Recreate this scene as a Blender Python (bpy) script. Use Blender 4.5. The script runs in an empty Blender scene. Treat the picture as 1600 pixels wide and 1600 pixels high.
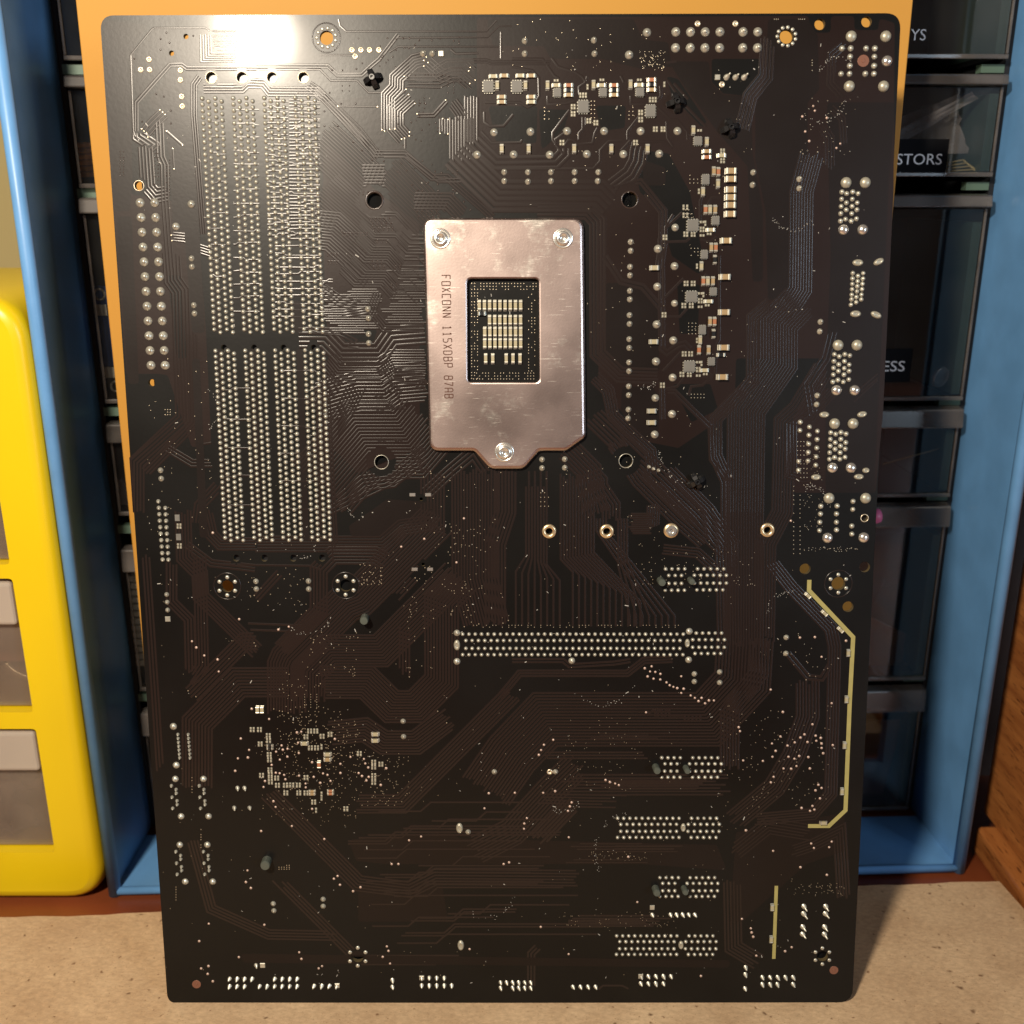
import bpy, bmesh, math, random
from mathutils import Matrix, Vector
from mathutils.geometry import tessellate_polygon
random.seed(7)
S = 0.001
scn = bpy.context.scene
col = scn.collection
R = math.radians
# ------------------------------------------------------------------ camera
PITCH = R(17.4)
CAM = Vector((0, -272.86, 254.55))
AX = Vector((1, 0, 0)); AD = Vector((0, -math.sin(PITCH), -math.cos(PITCH))); AF = Vector((0, math.cos(PITCH), -math.sin(PITCH)))
cd = bpy.data.cameras.new('camera'); co = bpy.data.objects.new('camera', cd); col.objects.link(co)
co.location = CAM * S
co.rotation_euler = (math.pi / 2 - PITCH, 0, 0)
cd.sensor_width = 36; cd.lens = 36; cd.clip_start = 0.01; cd.clip_end = 20
cd.dof.use_dof = True; cd.dof.focus_distance = 0.314; cd.dof.aperture_fstop = 15
scn.camera = co
scn.view_settings.view_transform = 'Standard'; scn.view_settings.look = 'None'
scn.view_settings.exposure = 0; scn.view_settings.gamma = 1
# ------------------------------------------------------------------ room light
w = bpy.data.worlds.new('World'); scn.world = w; w.use_nodes = True
w.node_tree.nodes['Background'].inputs[0].default_value = (0.285, 0.21, 0.18, 1)
w.node_tree.nodes['Background'].inputs[1].default_value = 0.25
ld = bpy.data.lights.new('desk_lamp_bulb', 'POINT'); lo = bpy.data.objects.new('desk_lamp_bulb', ld); col.objects.link(lo)
ld.energy = 17.5; ld.color = (1.0, 0.87, 0.70); ld.shadow_soft_size = 0.024
lo.location = Vector((-177, -374, 481)) * S
ad = bpy.data.lights.new('window_light', 'AREA'); ao = bpy.data.objects.new('window_light', ad); col.objects.link(ao)
ad.energy = 5.0; ad.color = (0.66, 0.83, 1.0); ad.shape = 'RECTANGLE'; ad.size = 0.3; ad.size_y = 0.3
ao.location = (0.90, -0.96, 0.40)
ao.rotation_euler = (Vector((0.0, 0.05, 0.15)) - ao.location).to_track_quat('-Z', 'Y').to_euler()
# ------------------------------------------------------------------ maths of the place (mm)
def ray(x, y): return AX * ((x - 800) / 1600) + AD * ((y - 800) / 1600) + AF
def hit(x, y, o, n):
    d = ray(x, y); return CAM + d * (n.dot(o - CAM) / n.dot(d))
RC = ((0.99997984, 0.00626872, 0.00100777), (-0.00602478, 0.9869431, -0.1609566), (-0.0020036, 0.16094728, 0.98696097))
TC = (-2.09102505, 10.80160544, 311.95105767)
def c2w(v): return AX * v[0] + AD * v[1] + AF * v[2]
BU = c2w([RC[i][0] for i in range(3)]); BV = c2w([RC[i][1] for i in range(3)]); BN = -c2w([RC[i][2] for i in range(3)])
BO = c2w(TC) + CAM
HB = 152.5
def L(px, py):                     # point of the board face (x right, y up from its lower edge), in mm
    q = hit(px, py, BO, BN) - BO
    return (q.dot(BU), HB - q.dot(BV))
org = BO + BV * HB
BM = Matrix(((BU.x, -BV.x, BN.x, org.x * S), (BU.y, -BV.y, BN.y, org.y * S), (BU.z, -BV.z, BN.z, org.z * S), (0, 0, 0, 1)))
PX = 1 / 5.08                      # a photograph pixel on the board, in mm
def pxmm(y): return 1 / (5.08 - 0.00050 * (y - 800))
# ------------------------------------------------------------------ materials
def mat(name, base=(0.5, 0.5, 0.5), rough=0.5, metal=0.0, spec=0.5, coat=0.0, crough=0.1, bump=0.0, bscale=400, vary=0.0, vscale=60, vcol=None, rvar=0.0, trans=0.0, ior=1.5):
    m = bpy.data.materials.new(name); m.use_nodes = True
    n = m.node_tree.nodes; l = m.node_tree.links; b = n['Principled BSDF']
    b.inputs['Base Color'].default_value = (*base, 1); b.inputs['Roughness'].default_value = rough
    b.inputs['Metallic'].default_value = metal; b.inputs['Specular IOR Level'].default_value = spec
    b.inputs['Coat Weight'].default_value = coat; b.inputs['Coat Roughness'].default_value = crough
    b.inputs['Transmission Weight'].default_value = trans; b.inputs['IOR'].default_value = ior
    tc = n.new('ShaderNodeTexCoord')
    if vary or vcol:
        t = n.new('ShaderNodeTexNoise'); t.inputs['Scale'].default_value = vscale; t.inputs['Detail'].default_value = 8
        l.new(tc.outputs['Object'], t.inputs['Vector'])
        r = n.new('ShaderNodeValToRGB'); c2 = vcol or tuple(x * (1 - vary) for x in base)
        r.color_ramp.elements[0].position = 0.35; r.color_ramp.elements[1].position = 0.68
        r.color_ramp.elements[0].color = (*c2, 1); r.color_ramp.elements[1].color = (*base, 1)
        l.new(t.outputs['Fac'], r.inputs['Fac']); l.new(r.outputs['Color'], b.inputs['Base Color'])
        if rvar:
            mp = n.new('ShaderNodeMapRange'); mp.inputs['From Min'].default_value = 0.3; mp.inputs['From Max'].default_value = 0.7
            mp.inputs['To Min'].default_value = max(0.03, rough - rvar); mp.inputs['To Max'].default_value = rough + rvar
            l.new(t.outputs['Fac'], mp.inputs['Value']); l.new(mp.outputs['Result'], b.inputs['Roughness'])
    if bump:
        t2 = n.new('ShaderNodeTexNoise'); t2.inputs['Scale'].default_value = bscale; t2.inputs['Detail'].default_value = 4
        l.new(tc.outputs['Object'], t2.inputs['Vector'])
        bp = n.new('ShaderNodeBump'); bp.inputs['Strength'].default_value = bump; bp.inputs['Distance'].default_value = 0.0004
        l.new(t2.outputs['Fac'], bp.inputs['Height']); l.new(bp.outputs['Normal'], b.inputs['Normal'])
    return m
M = {}
M['mask'] = mat('black_solder_mask', (0.0064, 0.0060, 0.0055), 0.35, spec=0.23, coat=0.085, crough=0.10, bump=0.03, bscale=900, vary=0.25, vscale=16, rvar=0.07)
M['copper'] = mat('mask_over_copper', (0.0112, 0.0076, 0.0066), 0.35, spec=0.23, coat=0.085, crough=0.10, bump=0.03, bscale=900, vary=0.2, vscale=16, rvar=0.07)
M['ground'] = mat('mask_over_ground_plane', (0.0160, 0.0088, 0.0073), 0.35, spec=0.23, coat=0.085, crough=0.10, bump=0.03, bscale=900, vary=0.18, vscale=16, rvar=0.07)  # redder than the other copper: reflected sheen put into the base colour
M['trace'] = mat('mask_over_trace', (0.0165, 0.0104, 0.0089), 0.29, spec=0.33, coat=0.10, crough=0.16)
M['edge'] = mat('board_edge', (0.10, 0.075, 0.035), 0.6)
M['solder'] = mat('tin_solder', (0.60, 0.58, 0.49), 0.38, metal=0.62, vary=0.25, vscale=900)
M['bright'] = mat('bright_tin', (0.86, 0.83, 0.77), 0.24, metal=0.85)
M['cream'] = mat('dull_solder_pad', (0.50, 0.47, 0.37), 0.42, metal=0.45, vary=0.25, vscale=700)
M['tent'] = mat('mask_over_via', (0.036, 0.022, 0.018), 0.30, spec=0.45, coat=0.2, crough=0.12)
M['viac'] = mat('plated_via', (0.70, 0.60, 0.44), 0.35, metal=0.7)
M['pink'] = mat('copper_test_point', (0.56, 0.41, 0.34), 0.4, metal=0.45)
M['tan'] = mat('ceramic_tan', (0.36, 0.25, 0.125), 0.42, vary=0.2, vscale=500)
M['ivory'] = mat('ceramic_ivory', (0.40, 0.35, 0.22), 0.42, vary=0.15, vscale=500)
M['orange'] = mat('bare_copper_orange', (0.38, 0.145, 0.065), 0.45, vary=0.2, vscale=500)
M['chip'] = mat('chip_grey_epoxy', (0.15, 0.142, 0.125), 0.55, vary=0.2, vscale=900)
M['black'] = mat('black_plastic', (0.012, 0.012, 0.013), 0.3)
M['dust'] = mat('lint_and_flux', (0.42, 0.40, 0.36), 0.6)
M['void'] = mat('matt_black_plastic', (0.004, 0.004, 0.004), 0.8, spec=0.1)  # near-black, keeps the insides of the holes dark
M['peg'] = mat('grey_green_plastic', (0.075, 0.085, 0.07), 0.38)
M['olive'] = mat('olive_light_strip', (0.36, 0.31, 0.105), 0.55, vary=0.12, vscale=300)
M['ledy'] = mat('led_yellow', (0.75, 0.66, 0.30), 0.4)
M['ring'] = mat('gold_ring', (0.80, 0.62, 0.38), 0.3, metal=0.8)
M['fid'] = mat('fiducial_copper', (0.22, 0.095, 0.06), 0.45, metal=0.3)
M['ink'] = mat('stamped_ink_brown', (0.085, 0.035, 0.022), 0.7, spec=0.2)
M['amber'] = mat('amber_card', (0.53, 0.265, 0.047), 0.55, spec=0.2, vary=0.04, vscale=15)
M['blue'] = mat('blue_enamel', (0.135, 0.335, 0.65), 0.42, bump=0.12, bscale=250, vary=0.16, vscale=55, rvar=0.06)
M['yellow'] = mat('yellow_plastic', (0.78, 0.54, 0.006), 0.34, bump=0.05, bscale=200, vary=0.05, vscale=20)
M['label'] = mat('black_label_tape', (0.006, 0.006, 0.007), 0.75, spec=0.08)
M['letter'] = mat('label_letters', (0.80, 0.80, 0.80), 0.5)
M['rail'] = mat('green_grey_rail', (0.10, 0.16, 0.12), 0.45)
M['teal'] = mat('tinted_side_wall', (0.045, 0.075, 0.062), 0.3)
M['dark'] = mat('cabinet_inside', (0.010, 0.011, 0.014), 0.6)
M['bag'] = mat('clear_bag_film', (0.55, 0.52, 0.54), 0.3, vary=0.4, vscale=60)
M['brownbox'] = mat('brown_card', (0.22, 0.12, 0.07), 0.7, vary=0.2, vscale=40)  # brown reflection of lit board and oak, put into a flat colour
M['redpack'] = mat('red_brown_packet', (0.40, 0.15, 0.12), 0.6, vary=0.4, vscale=30)
M['bluepcb'] = mat('blue_module', (0.02, 0.075, 0.28), 0.35)
M['white'] = mat('white_plastic', (0.62, 0.58, 0.52), 0.5)
M['rose'] = mat('pink_plastic', (0.62, 0.12, 0.25), 0.4)
M['wire'] = mat('straw_wire', (0.50, 0.40, 0.20), 0.4)
M['disc'] = mat('dull_metal_disc', (0.30, 0.28, 0.29), 0.35, metal=0.6, vary=0.3, vscale=300)
M['orangewire'] = mat('orange_reel', (0.70, 0.28, 0.05), 0.45, vary=0.4, vscale=200)
M['darkwood'] = mat('dark_stained_wood', (0.06, 0.026, 0.016), 0.5, vary=0.5, vscale=30)  # shade of the gap painted as a dark brown
M['wall'] = mat('room_wall', (0.84, 0.70, 0.33), 0.8, vary=0.06, vscale=6)
M['desk'] = mat('red_brown_desk', (0.21, 0.052, 0.018), 0.35, vary=0.35, vscale=30, bump=0.05)

def clear_plastic(name, tint, rough, haze, hcol, ns=45, nd=9):
    m = bpy.data.materials.new(name); m.use_nodes = True; n = m.node_tree.nodes; l = m.node_tree.links
    n.remove(n['Principled BSDF']); out = n['Material Output']
    tr = n.new('ShaderNodeBsdfTransparent'); tr.inputs[0].default_value = (*tint, 1)
    di = n.new('ShaderNodeBsdfDiffuse'); di.inputs[0].default_value = (*hcol, 1)
    gl = n.new('ShaderNodeBsdfGlossy'); gl.inputs['Roughness'].default_value = rough
    tc = n.new('ShaderNodeTexCoord'); no = n.new('ShaderNodeTexNoise'); no.inputs['Scale'].default_value = ns; no.inputs['Detail'].default_value = nd
    l.new(tc.outputs['Object'], no.inputs['Vector'])
    mr = n.new('ShaderNodeMapRange'); mr.inputs['From Min'].default_value = 0.38; mr.inputs['From Max'].default_value = 0.75
    mr.inputs['To Min'].default_value = haze * 0.4; mr.inputs['To Max'].default_value = haze * 1.8
    l.new(no.outputs['Fac'], mr.inputs['Value'])
    m1 = n.new('ShaderNodeMixShader'); l.new(mr.outputs['Result'], m1.inputs[0]); l.new(tr.outputs[0], m1.inputs[1]); l.new(di.outputs[0], m1.inputs[2])
    fn = n.new('ShaderNodeFresnel'); fn.inputs[0].default_value = 1.75
    ge = n.new('ShaderNodeNewGeometry'); iv = n.new('ShaderNodeMath'); iv.operation = 'SUBTRACT'; iv.inputs[0].default_value = 1.0; l.new(ge.outputs['Backfacing'], iv.inputs[1])
    fr = n.new('ShaderNodeMath'); fr.operation = 'MULTIPLY'; l.new(fn.outputs[0], fr.inputs[0]); l.new(iv.outputs[0], fr.inputs[1])
    m2 = n.new('ShaderNodeMixShader'); l.new(fr.outputs[0], m2.inputs[0]); l.new(m1.outputs[0], m2.inputs[1]); l.new(gl.outputs[0], m2.inputs[2])
    l.new(m2.outputs[0], out.inputs['Surface']); return m
M['clear'] = clear_plastic('clear_polystyrene', (0.78, 0.79, 0.78), 0.05, 0.012, (0.45, 0.42, 0.4))
M['lip'] = clear_plastic('clear_polystyrene_lip', (0.66, 0.64, 0.62), 0.20, 0.16, (0.42, 0.37, 0.34))
M['milkylip'] = clear_plastic('milky_polypropylene_lip', (0.72, 0.68, 0.62), 0.16, 0.62, (0.80, 0.69, 0.58), 7, 2)
M['milky'] = clear_plastic('milky_polypropylene', (0.70, 0.66, 0.60), 0.16, 0.20, (0.78, 0.64, 0.52), 9, 3)

def steel():
    m = mat('nickel_plated_steel', (0.80, 0.70, 0.645), 0.4, metal=1.0)
    n = m.node_tree.nodes; l = m.node_tree.links; b = n['Principled BSDF']
    tc = n.new('ShaderNodeTexCoord')
    mp = n.new('ShaderNodeMapping'); mp.inputs['Rotation'].default_value = (0, 0, 0.5); mp.inputs['Scale'].default_value = (30, 260, 1)
    l.new(tc.outputs['Object'], mp.inputs[0])
    n1 = n.new('ShaderNodeTexNoise'); n1.inputs['Scale'].default_value = 12; n1.inputs['Detail'].default_value = 8; l.new(mp.outputs[0], n1.inputs['Vector'])
    n2 = n.new('ShaderNodeTexNoise'); n2.inputs['Scale'].default_value = 55; n2.inputs['Detail'].default_value = 10; n2.inputs['Roughness'].default_value = 0.7
    l.new(tc.outputs['Object'], n2.inputs['Vector'])
    r2 = n.new('ShaderNodeMapRange'); r2.inputs['From Min'].default_value = 0.54; r2.inputs['From Max'].default_value = 0.66
    l.new(n2.outputs['Fac'], r2.inputs['Value'])
    r1 = n.new('ShaderNodeMapRange'); r1.inputs['From Min'].default_value = 0.5; r1.inputs['From Max'].default_value = 0.75
    l.new(n1.outputs['Fac'], r1.inputs['Value'])
    mu = n.new('ShaderNodeMath'); mu.operation = 'MULTIPLY'; l.new(r1.outputs[0], mu.inputs[0]); l.new(r2.outputs[0], mu.inputs[1])
    ro = n.new('ShaderNodeMapRange'); ro.inputs['To Min'].default_value = 0.345; ro.inputs['To Max'].default_value = 0.56
    l.new(mu.outputs[0], ro.inputs['Value']); l.new(ro.outputs[0], b.inputs['Roughness'])
    n3 = n.new('ShaderNodeTexNoise'); n3.inputs['Scale'].default_value = 1500; n3.inputs['Detail'].default_value = 3; l.new(tc.outputs['Object'], n3.inputs['Vector'])
    ad_ = n.new('ShaderNodeMath'); ad_.operation = 'MULTIPLY_ADD'; ad_.inputs[1].default_value = 0.6; l.new(mu.outputs[0], ad_.inputs[0]); l.new(n3.outputs['Fac'], ad_.inputs[2])
    bp = n.new('ShaderNodeBump'); bp.inputs['Strength'].default_value = 0.10; bp.inputs['Distance'].default_value = 0.00008
    l.new(ad_.outputs[0], bp.inputs['Height']); l.new(bp.outputs[0], b.inputs['Normal'])
    n5 = n.new('ShaderNodeTexNoise'); n5.inputs['Scale'].default_value = 22; n5.inputs['Detail'].default_value = 5; l.new(tc.outputs['Object'], n5.inputs['Vector'])
    m5 = n.new('ShaderNodeMapRange'); m5.inputs['From Min'].default_value = 0.35; m5.inputs['From Max'].default_value = 0.65; m5.inputs['To Min'].default_value = -0.07; m5.inputs['To Max'].default_value = 0.07; l.new(n5.outputs['Fac'], m5.inputs['Value'])
    # hair scratches: thin stretched noise in two directions
    sc = None
    for rz, thr in ((0.9, 0.69), (-0.35, 0.70), (1.9, 0.68)):
        mq = n.new('ShaderNodeMapping'); mq.inputs['Rotation'].default_value = (0, 0, rz); mq.inputs['Scale'].default_value = (110, 3000, 1); l.new(tc.outputs['Object'], mq.inputs[0])
        nq = n.new('ShaderNodeTexNoise'); nq.inputs['Scale'].default_value = 1.0; nq.inputs['Detail'].default_value = 3; l.new(mq.outputs[0], nq.inputs['Vector'])
        tq = n.new('ShaderNodeMapRange'); tq.inputs['From Min'].default_value = thr; tq.inputs['From Max'].default_value = thr + 0.05; l.new(nq.outputs['Fac'], tq.inputs['Value'])
        if sc is None: sc = tq.outputs[0]
        else:
            mxm = n.new('ShaderNodeMath'); mxm.operation = 'MAXIMUM'; l.new(sc, mxm.inputs[0]); l.new(tq.outputs[0], mxm.inputs[1]); sc = mxm.outputs[0]
    a5 = n.new('ShaderNodeMath'); a5.operation = 'ADD'; l.new(ro.outputs[0], a5.inputs[0]); l.new(m5.outputs[0], a5.inputs[1])
    a6 = n.new('ShaderNodeMath'); a6.operation = 'MULTIPLY_ADD'; a6.inputs[1].default_value = 0.10; l.new(sc, a6.inputs[0]); l.new(a5.outputs[0], a6.inputs[2]); l.new(a6.outputs[0], b.inputs['Roughness'])
    rc = n.new('ShaderNodeValToRGB'); rc.color_ramp.elements[0].color = (0.57, 0.455, 0.42, 1); rc.color_ramp.elements[1].color = (0.78, 0.73, 0.66, 1)
    mx9 = n.new('ShaderNodeMath'); mx9.operation = 'MAXIMUM'; l.new(r2.outputs[0], mx9.inputs[0]); l.new(sc, mx9.inputs[1]); l.new(mx9.outputs[0], rc.inputs[0]); l.new(rc.outputs[0], b.inputs['Base Color'])
    return m
M['steel'] = steel()

def fibreboard():
    m = mat('raw_fibreboard', (0.6, 0.42, 0.24), 0.8, spec=0.2)
    n = m.node_tree.nodes; l = m.node_tree.links; b = n['Principled BSDF']; tc = n.new('ShaderNodeTexCoord')
    a = n.new('ShaderNodeTexNoise'); a.inputs['Scale'].default_value = 34; a.inputs['Detail'].default_value = 14; a.inputs['Roughness'].default_value = 0.68
    l.new(tc.outputs['Object'], a.inputs['Vector'])
    r = n.new('ShaderNodeValToRGB'); e = r.color_ramp.elements; e[0].position = 0.3; e[1].position = 0.72
    e[0].color = (0.43, 0.285, 0.165, 1); e[1].color = (0.63, 0.455, 0.28, 1); l.new(a.outputs['Fac'], r.inputs[0])
    # fine fibres
    mp = n.new('ShaderNodeMapping'); mp.inputs['Rotation'].default_value = (0, 0, 0.5); mp.inputs['Scale'].default_value = (330, 560, 1); l.new(tc.outputs['Object'], mp.inputs[0])
    f = n.new('ShaderNodeTexNoise'); f.inputs['Scale'].default_value = 1.3; f.inputs['Detail'].default_value = 10; f.inputs['Roughness'].default_value = 0.7; l.new(mp.outputs[0], f.inputs['Vector'])
    fr = n.new('ShaderNodeMapRange'); fr.inputs['From Min'].default_value = 0.25; fr.inputs['From Max'].default_value = 0.75; fr.inputs['To Min'].default_value = 0.70; fr.inputs['To Max'].default_value = 1.18
    l.new(f.outputs['Fac'], fr.inputs['Value'])
    mx = n.new('ShaderNodeMix'); mx.data_type = 'RGBA'; mx.blend_type = 'MULTIPLY'; mx.inputs[0].default_value = 1
    l.new(r.outputs[0], mx.inputs[6]); l.new(fr.outputs[0], mx.inputs[7])
    # pits: two sizes of dark fleck, uneven in shape
    last = mx.outputs[2]
    for sc, thr, dens, cc in ((105, 0.15, 0.82, (0.09, 0.04, 0.018)), (260, 0.20, 0.80, (0.15, 0.075, 0.035)), (900, 0.30, 0.66, (0.32, 0.20, 0.11))):
        wv = n.new('ShaderNodeTexNoise'); wv.inputs['Scale'].default_value = sc * 2.2; l.new(tc.outputs['Object'], wv.inputs['Vector'])
        mv = n.new('ShaderNodeMix'); mv.data_type = 'VECTOR'; mv.inputs[0].default_value = 0.5 / sc
        l.new(tc.outputs['Object'], mv.inputs[4]); l.new(wv.outputs['Color'], mv.inputs[5])
        v = n.new('ShaderNodeTexVoronoi'); v.voronoi_dimensions = '2D'; v.inputs['Scale'].default_value = sc; l.new(mv.outputs[1], v.inputs['Vector'])
        sp = n.new('ShaderNodeSeparateColor'); l.new(v.outputs['Color'], sp.inputs[0])
        g = n.new('ShaderNodeMath'); g.operation = 'GREATER_THAN'; g.inputs[1].default_value = dens; l.new(sp.outputs[0], g.inputs[0])
        sz = n.new('ShaderNodeMath'); sz.operation = 'MULTIPLY'; sz.inputs[1].default_value = thr; l.new(sp.outputs[1], sz.inputs[0])
        sm = n.new('ShaderNodeMapRange'); sm.inputs['To Min'].default_value = 1; sm.inputs['To Max'].default_value = 0
        l.new(v.outputs['Distance'], sm.inputs['Value']); sm.inputs['From Min'].default_value = 0.0; l.new(sz.outputs[0], sm.inputs['From Max'])
        pr = n.new('ShaderNodeMath'); pr.operation = 'MULTIPLY'; l.new(sm.outputs[0], pr.inputs[0]); l.new(g.outputs[0], pr.inputs[1])
        m2 = n.new('ShaderNodeMix'); m2.data_type = 'RGBA'; m2.inputs[7].default_value = (*cc, 1)
        l.new(pr.outputs[0], m2.inputs[0]); l.new(last, m2.inputs[6]); last = m2.outputs[2]
    l.new(last, b.inputs['Base Color'])
    bp = n.new('ShaderNodeBump'); bp.inputs['Strength'].default_value = 0.35; bp.inputs['Distance'].default_value = 0.0005
    l.new(f.outputs['Fac'], bp.inputs['Height']); l.new(bp.outputs[0], b.inputs['Normal'])
    return m
M['mdf'] = fibreboard()

def oak():
    m = mat('varnished_oak', (0.4, 0.17, 0.05), 0.32)
    n = m.node_tree.nodes; l = m.node_tree.links; b = n['Principled BSDF']; tc = n.new('ShaderNodeTexCoord')
    mp = n.new('ShaderNodeMapping'); mp.inputs['Scale'].default_value = (110, 14, 150); mp.inputs['Rotation'].default_value = (0.42, 0, 0); l.new(tc.outputs['Object'], mp.inputs[0])
    a = n.new('ShaderNodeTexNoise'); a.inputs['Scale'].default_value = 1.3; a.inputs['Detail'].default_value = 9; l.new(mp.outputs[0], a.inputs['Vector'])
    r = n.new('ShaderNodeValToRGB'); e = r.color_ramp.elements; e[0].position = 0.3; e[1].position = 0.75
    e[0].color = (0.25, 0.080, 0.021, 1); e[1].color = (0.48, 0.188, 0.052, 1); l.new(a.outputs['Fac'], r.inputs[0])
    mp2 = n.new('ShaderNodeMapping'); mp2.inputs['Scale'].default_value = (1100, 130, 1500); mp2.inputs['Rotation'].default_value = (0.42, 0, 0); l.new(tc.outputs['Object'], mp2.inputs[0])
    p = n.new('ShaderNodeTexNoise'); p.inputs['Scale'].default_value = 1.0; p.inputs['Detail'].default_value = 3; l.new(mp2.outputs[0], p.inputs['Vector'])
    pr = n.new('ShaderNodeMapRange'); pr.inputs['From Min'].default_value = 0.585; pr.inputs['From Max'].default_value = 0.68; l.new(p.outputs['Fac'], pr.inputs['Value'])
    mx = n.new('ShaderNodeMix'); mx.data_type = 'RGBA'; mx.inputs[7].default_value = (0.10, 0.03, 0.009, 1)
    l.new(pr.outputs[0], mx.inputs[0]); l.new(r.outputs[0], mx.inputs[6]); l.new(mx.outputs[2], b.inputs['Base Color'])
    return m
M['oak'] = oak()
# ------------------------------------------------------------------ mesh helpers
class MB:
    def __init__(self): self.v = []; self.f = []; self.m = []
    def poly(self, pts, idx, mi=0):
        o = len(self.v); self.v += pts; self.f += [[o + i for i in f] for f in idx]; self.m += [mi] * len(idx)
    def box(self, x0, y0, z0, x1, y1, z1, mi=0, bev=0.0):
        b = bev
        if b <= 0:
            p = [(x0, y0, z0), (x1, y0, z0), (x1, y1, z0), (x0, y1, z0), (x0, y0, z1), (x1, y0, z1), (x1, y1, z1), (x0, y1, z1)]
            self.poly(p, [(3, 2, 1, 0), (4, 5, 6, 7), (0, 1, 5, 4), (1, 2, 6, 5), (2, 3, 7, 6), (3, 0, 4, 7)], mi)
        else:                      # top edges bevelled
            p = [(x0, y0, z0), (x1, y0, z0), (x1, y1, z0), (x0, y1, z0), (x0, y0, z1 - b), (x1, y0, z1 - b), (x1, y1, z1 - b), (x0, y1, z1 - b),
                 (x0 + b, y0 + b, z1), (x1 - b, y0 + b, z1), (x1 - b, y1 - b, z1), (x0 + b, y1 - b, z1)]
            self.poly(p, [(3, 2, 1, 0), (8, 9, 10, 11), (0, 1, 5, 4), (1, 2, 6, 5), (2, 3, 7, 6), (3, 0, 4, 7), (4, 5, 9, 8), (5, 6, 10, 9), (6, 7, 11, 10), (7, 4, 8, 11)], mi)
    def lathe(self, x, y, z, prof, n=10, mi=0, lean=(0, 0), sx=1, sy=1):
        pts = []; fc = []
        for k, (r, h) in enumerate(prof):
            for i in range(n):
                a = 2 * math.pi * (i + 0.5) / n
                pts.append((x + r * sx * math.cos(a) + lean[0] * h, y + r * sy * math.sin(a) + lean[1] * h, z + h))
        for k in range(len(prof) - 1):
            for i in range(n):
                j = (i + 1) % n; fc.append((k * n + i, k * n + j, (k + 1) * n + j, (k + 1) * n + i))
        fc.append(tuple((len(prof) - 1) * n + i for i in range(n)))
        self.poly(pts, fc, mi)
    def build(self, name, mats, parent=None, smooth=False, kind=None):
        me = mesh(self.v, self.f, self.m, mats, smooth, name)
        return link(name, me, parent, kind)
def mesh(v, f, mi, mats, smooth, name):
    me = bpy.data.meshes.new(name)
    me.from_pydata([(a * S, b * S, c * S) for a, b, c in v], [], f)
    for m in (mats if isinstance(mats, (list, tuple)) else [mats]): me.materials.append(m)
    if len(me.materials) > 1: me.polygons.foreach_set('material_index', mi)
    if smooth: me.polygons.foreach_set('use_smooth', [True] * len(me.polygons))
    me.update(); return me
def link(name, me, parent=None, kind=None):
    o = bpy.data.objects.new(name, me); col.objects.link(o)
    if parent: o.parent = parent
    if kind: o['kind'] = kind
    return o
def tag(o, label, cat, group=None):
    o['label'] = label; o['category'] = cat
    if group: o['group'] = group
    return o
def empty(name, loc=(0, 0, 0), mtx=None):
    o = bpy.data.objects.new(name, None); col.objects.link(o); o.empty_display_size = 0.02
    if mtx: o.matrix_world = mtx
    else: o.location = Vector(loc) * S
    return o
def bevel(o, wd, seg=2, angle=40):
    bm = bmesh.new(); bm.from_mesh(o.data); bmesh.ops.remove_doubles(bm, verts=bm.verts, dist=1e-7)
    bmesh.ops.dissolve_limit(bm, angle_limit=0.002, verts=bm.verts, edges=bm.edges) if seg < 4 else None
    bm.to_mesh(o.data); bm.free()
    b = o.modifiers.new('bevel', 'BEVEL'); b.width = wd * S; b.segments = seg; b.limit_method = 'ANGLE'; b.angle_limit = R(angle); b.harden_normals = False
    return o
def circ(x, y, r, n=24): return [(x + r * math.cos(2 * math.pi * i / n), y + r * math.sin(2 * math.pi * i / n)) for i in range(n)]
def plate(mb, outer, holes, z0, z1, bev=0.0, mi_top=0, mi_side=0):
    def area(p): return sum(p[i][0] * p[(i + 1) % len(p)][1] - p[(i + 1) % len(p)][0] * p[i][1] for i in range(len(p)))
    if area(outer) < 0: outer = outer[::-1]
    holes = [h if area(h) < 0 else h[::-1] for h in holes]
    loops = [outer] + holes
    flat = [p for lp in loops for p in lp]
    tris = tessellate_polygon([[Vector((p[0], p[1], 0)) for p in lp] for lp in loops])
    def ccw(t):
        a, b, c = (flat[i] for i in t); return t if (b[0] - a[0]) * (c[1] - a[1]) - (c[0] - a[0]) * (b[1] - a[1]) > 0 else t[::-1]
    tris = [ccw(tuple(t)) for t in tris]
    mb.poly([(p[0], p[1], z1) for p in flat], tris, mi_top)
    mb.poly([(p[0], p[1], z0) for p in flat], [t[::-1] for t in tris], mi_top)
    for lp in loops:
        n = len(lp); mb.poly([(p[0], p[1], z0) for p in lp] + [(p[0], p[1], z1) for p in lp], [(i, (i + 1) % n, n + (i + 1) % n, n + i) for i in range(n)], mi_side)
def rounded(pts, rad, seg=6):       # polygon with rounded corners
    out = []; n = len(pts)
    for i in range(n):
        r = rad[i] if isinstance(rad, (list, tuple)) else rad
        p = Vector(pts[i]); a = Vector(pts[i - 1]) - p; b = Vector(pts[(i + 1) % n]) - p
        if r <= 0: out.append(tuple(p)); continue
        ang = a.angle(b); t = min(r / math.tan(ang / 2), a.length * 0.48, b.length * 0.48)
        p0 = p + a.normalized() * t; p1 = p + b.normalized() * t
        for k in range(seg + 1):
            u = k / seg; q = p0 * (1 - u) ** 2 + p * 2 * u * (1 - u) + p1 * u * u; out.append((q.x, q.y))
    return out

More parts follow.
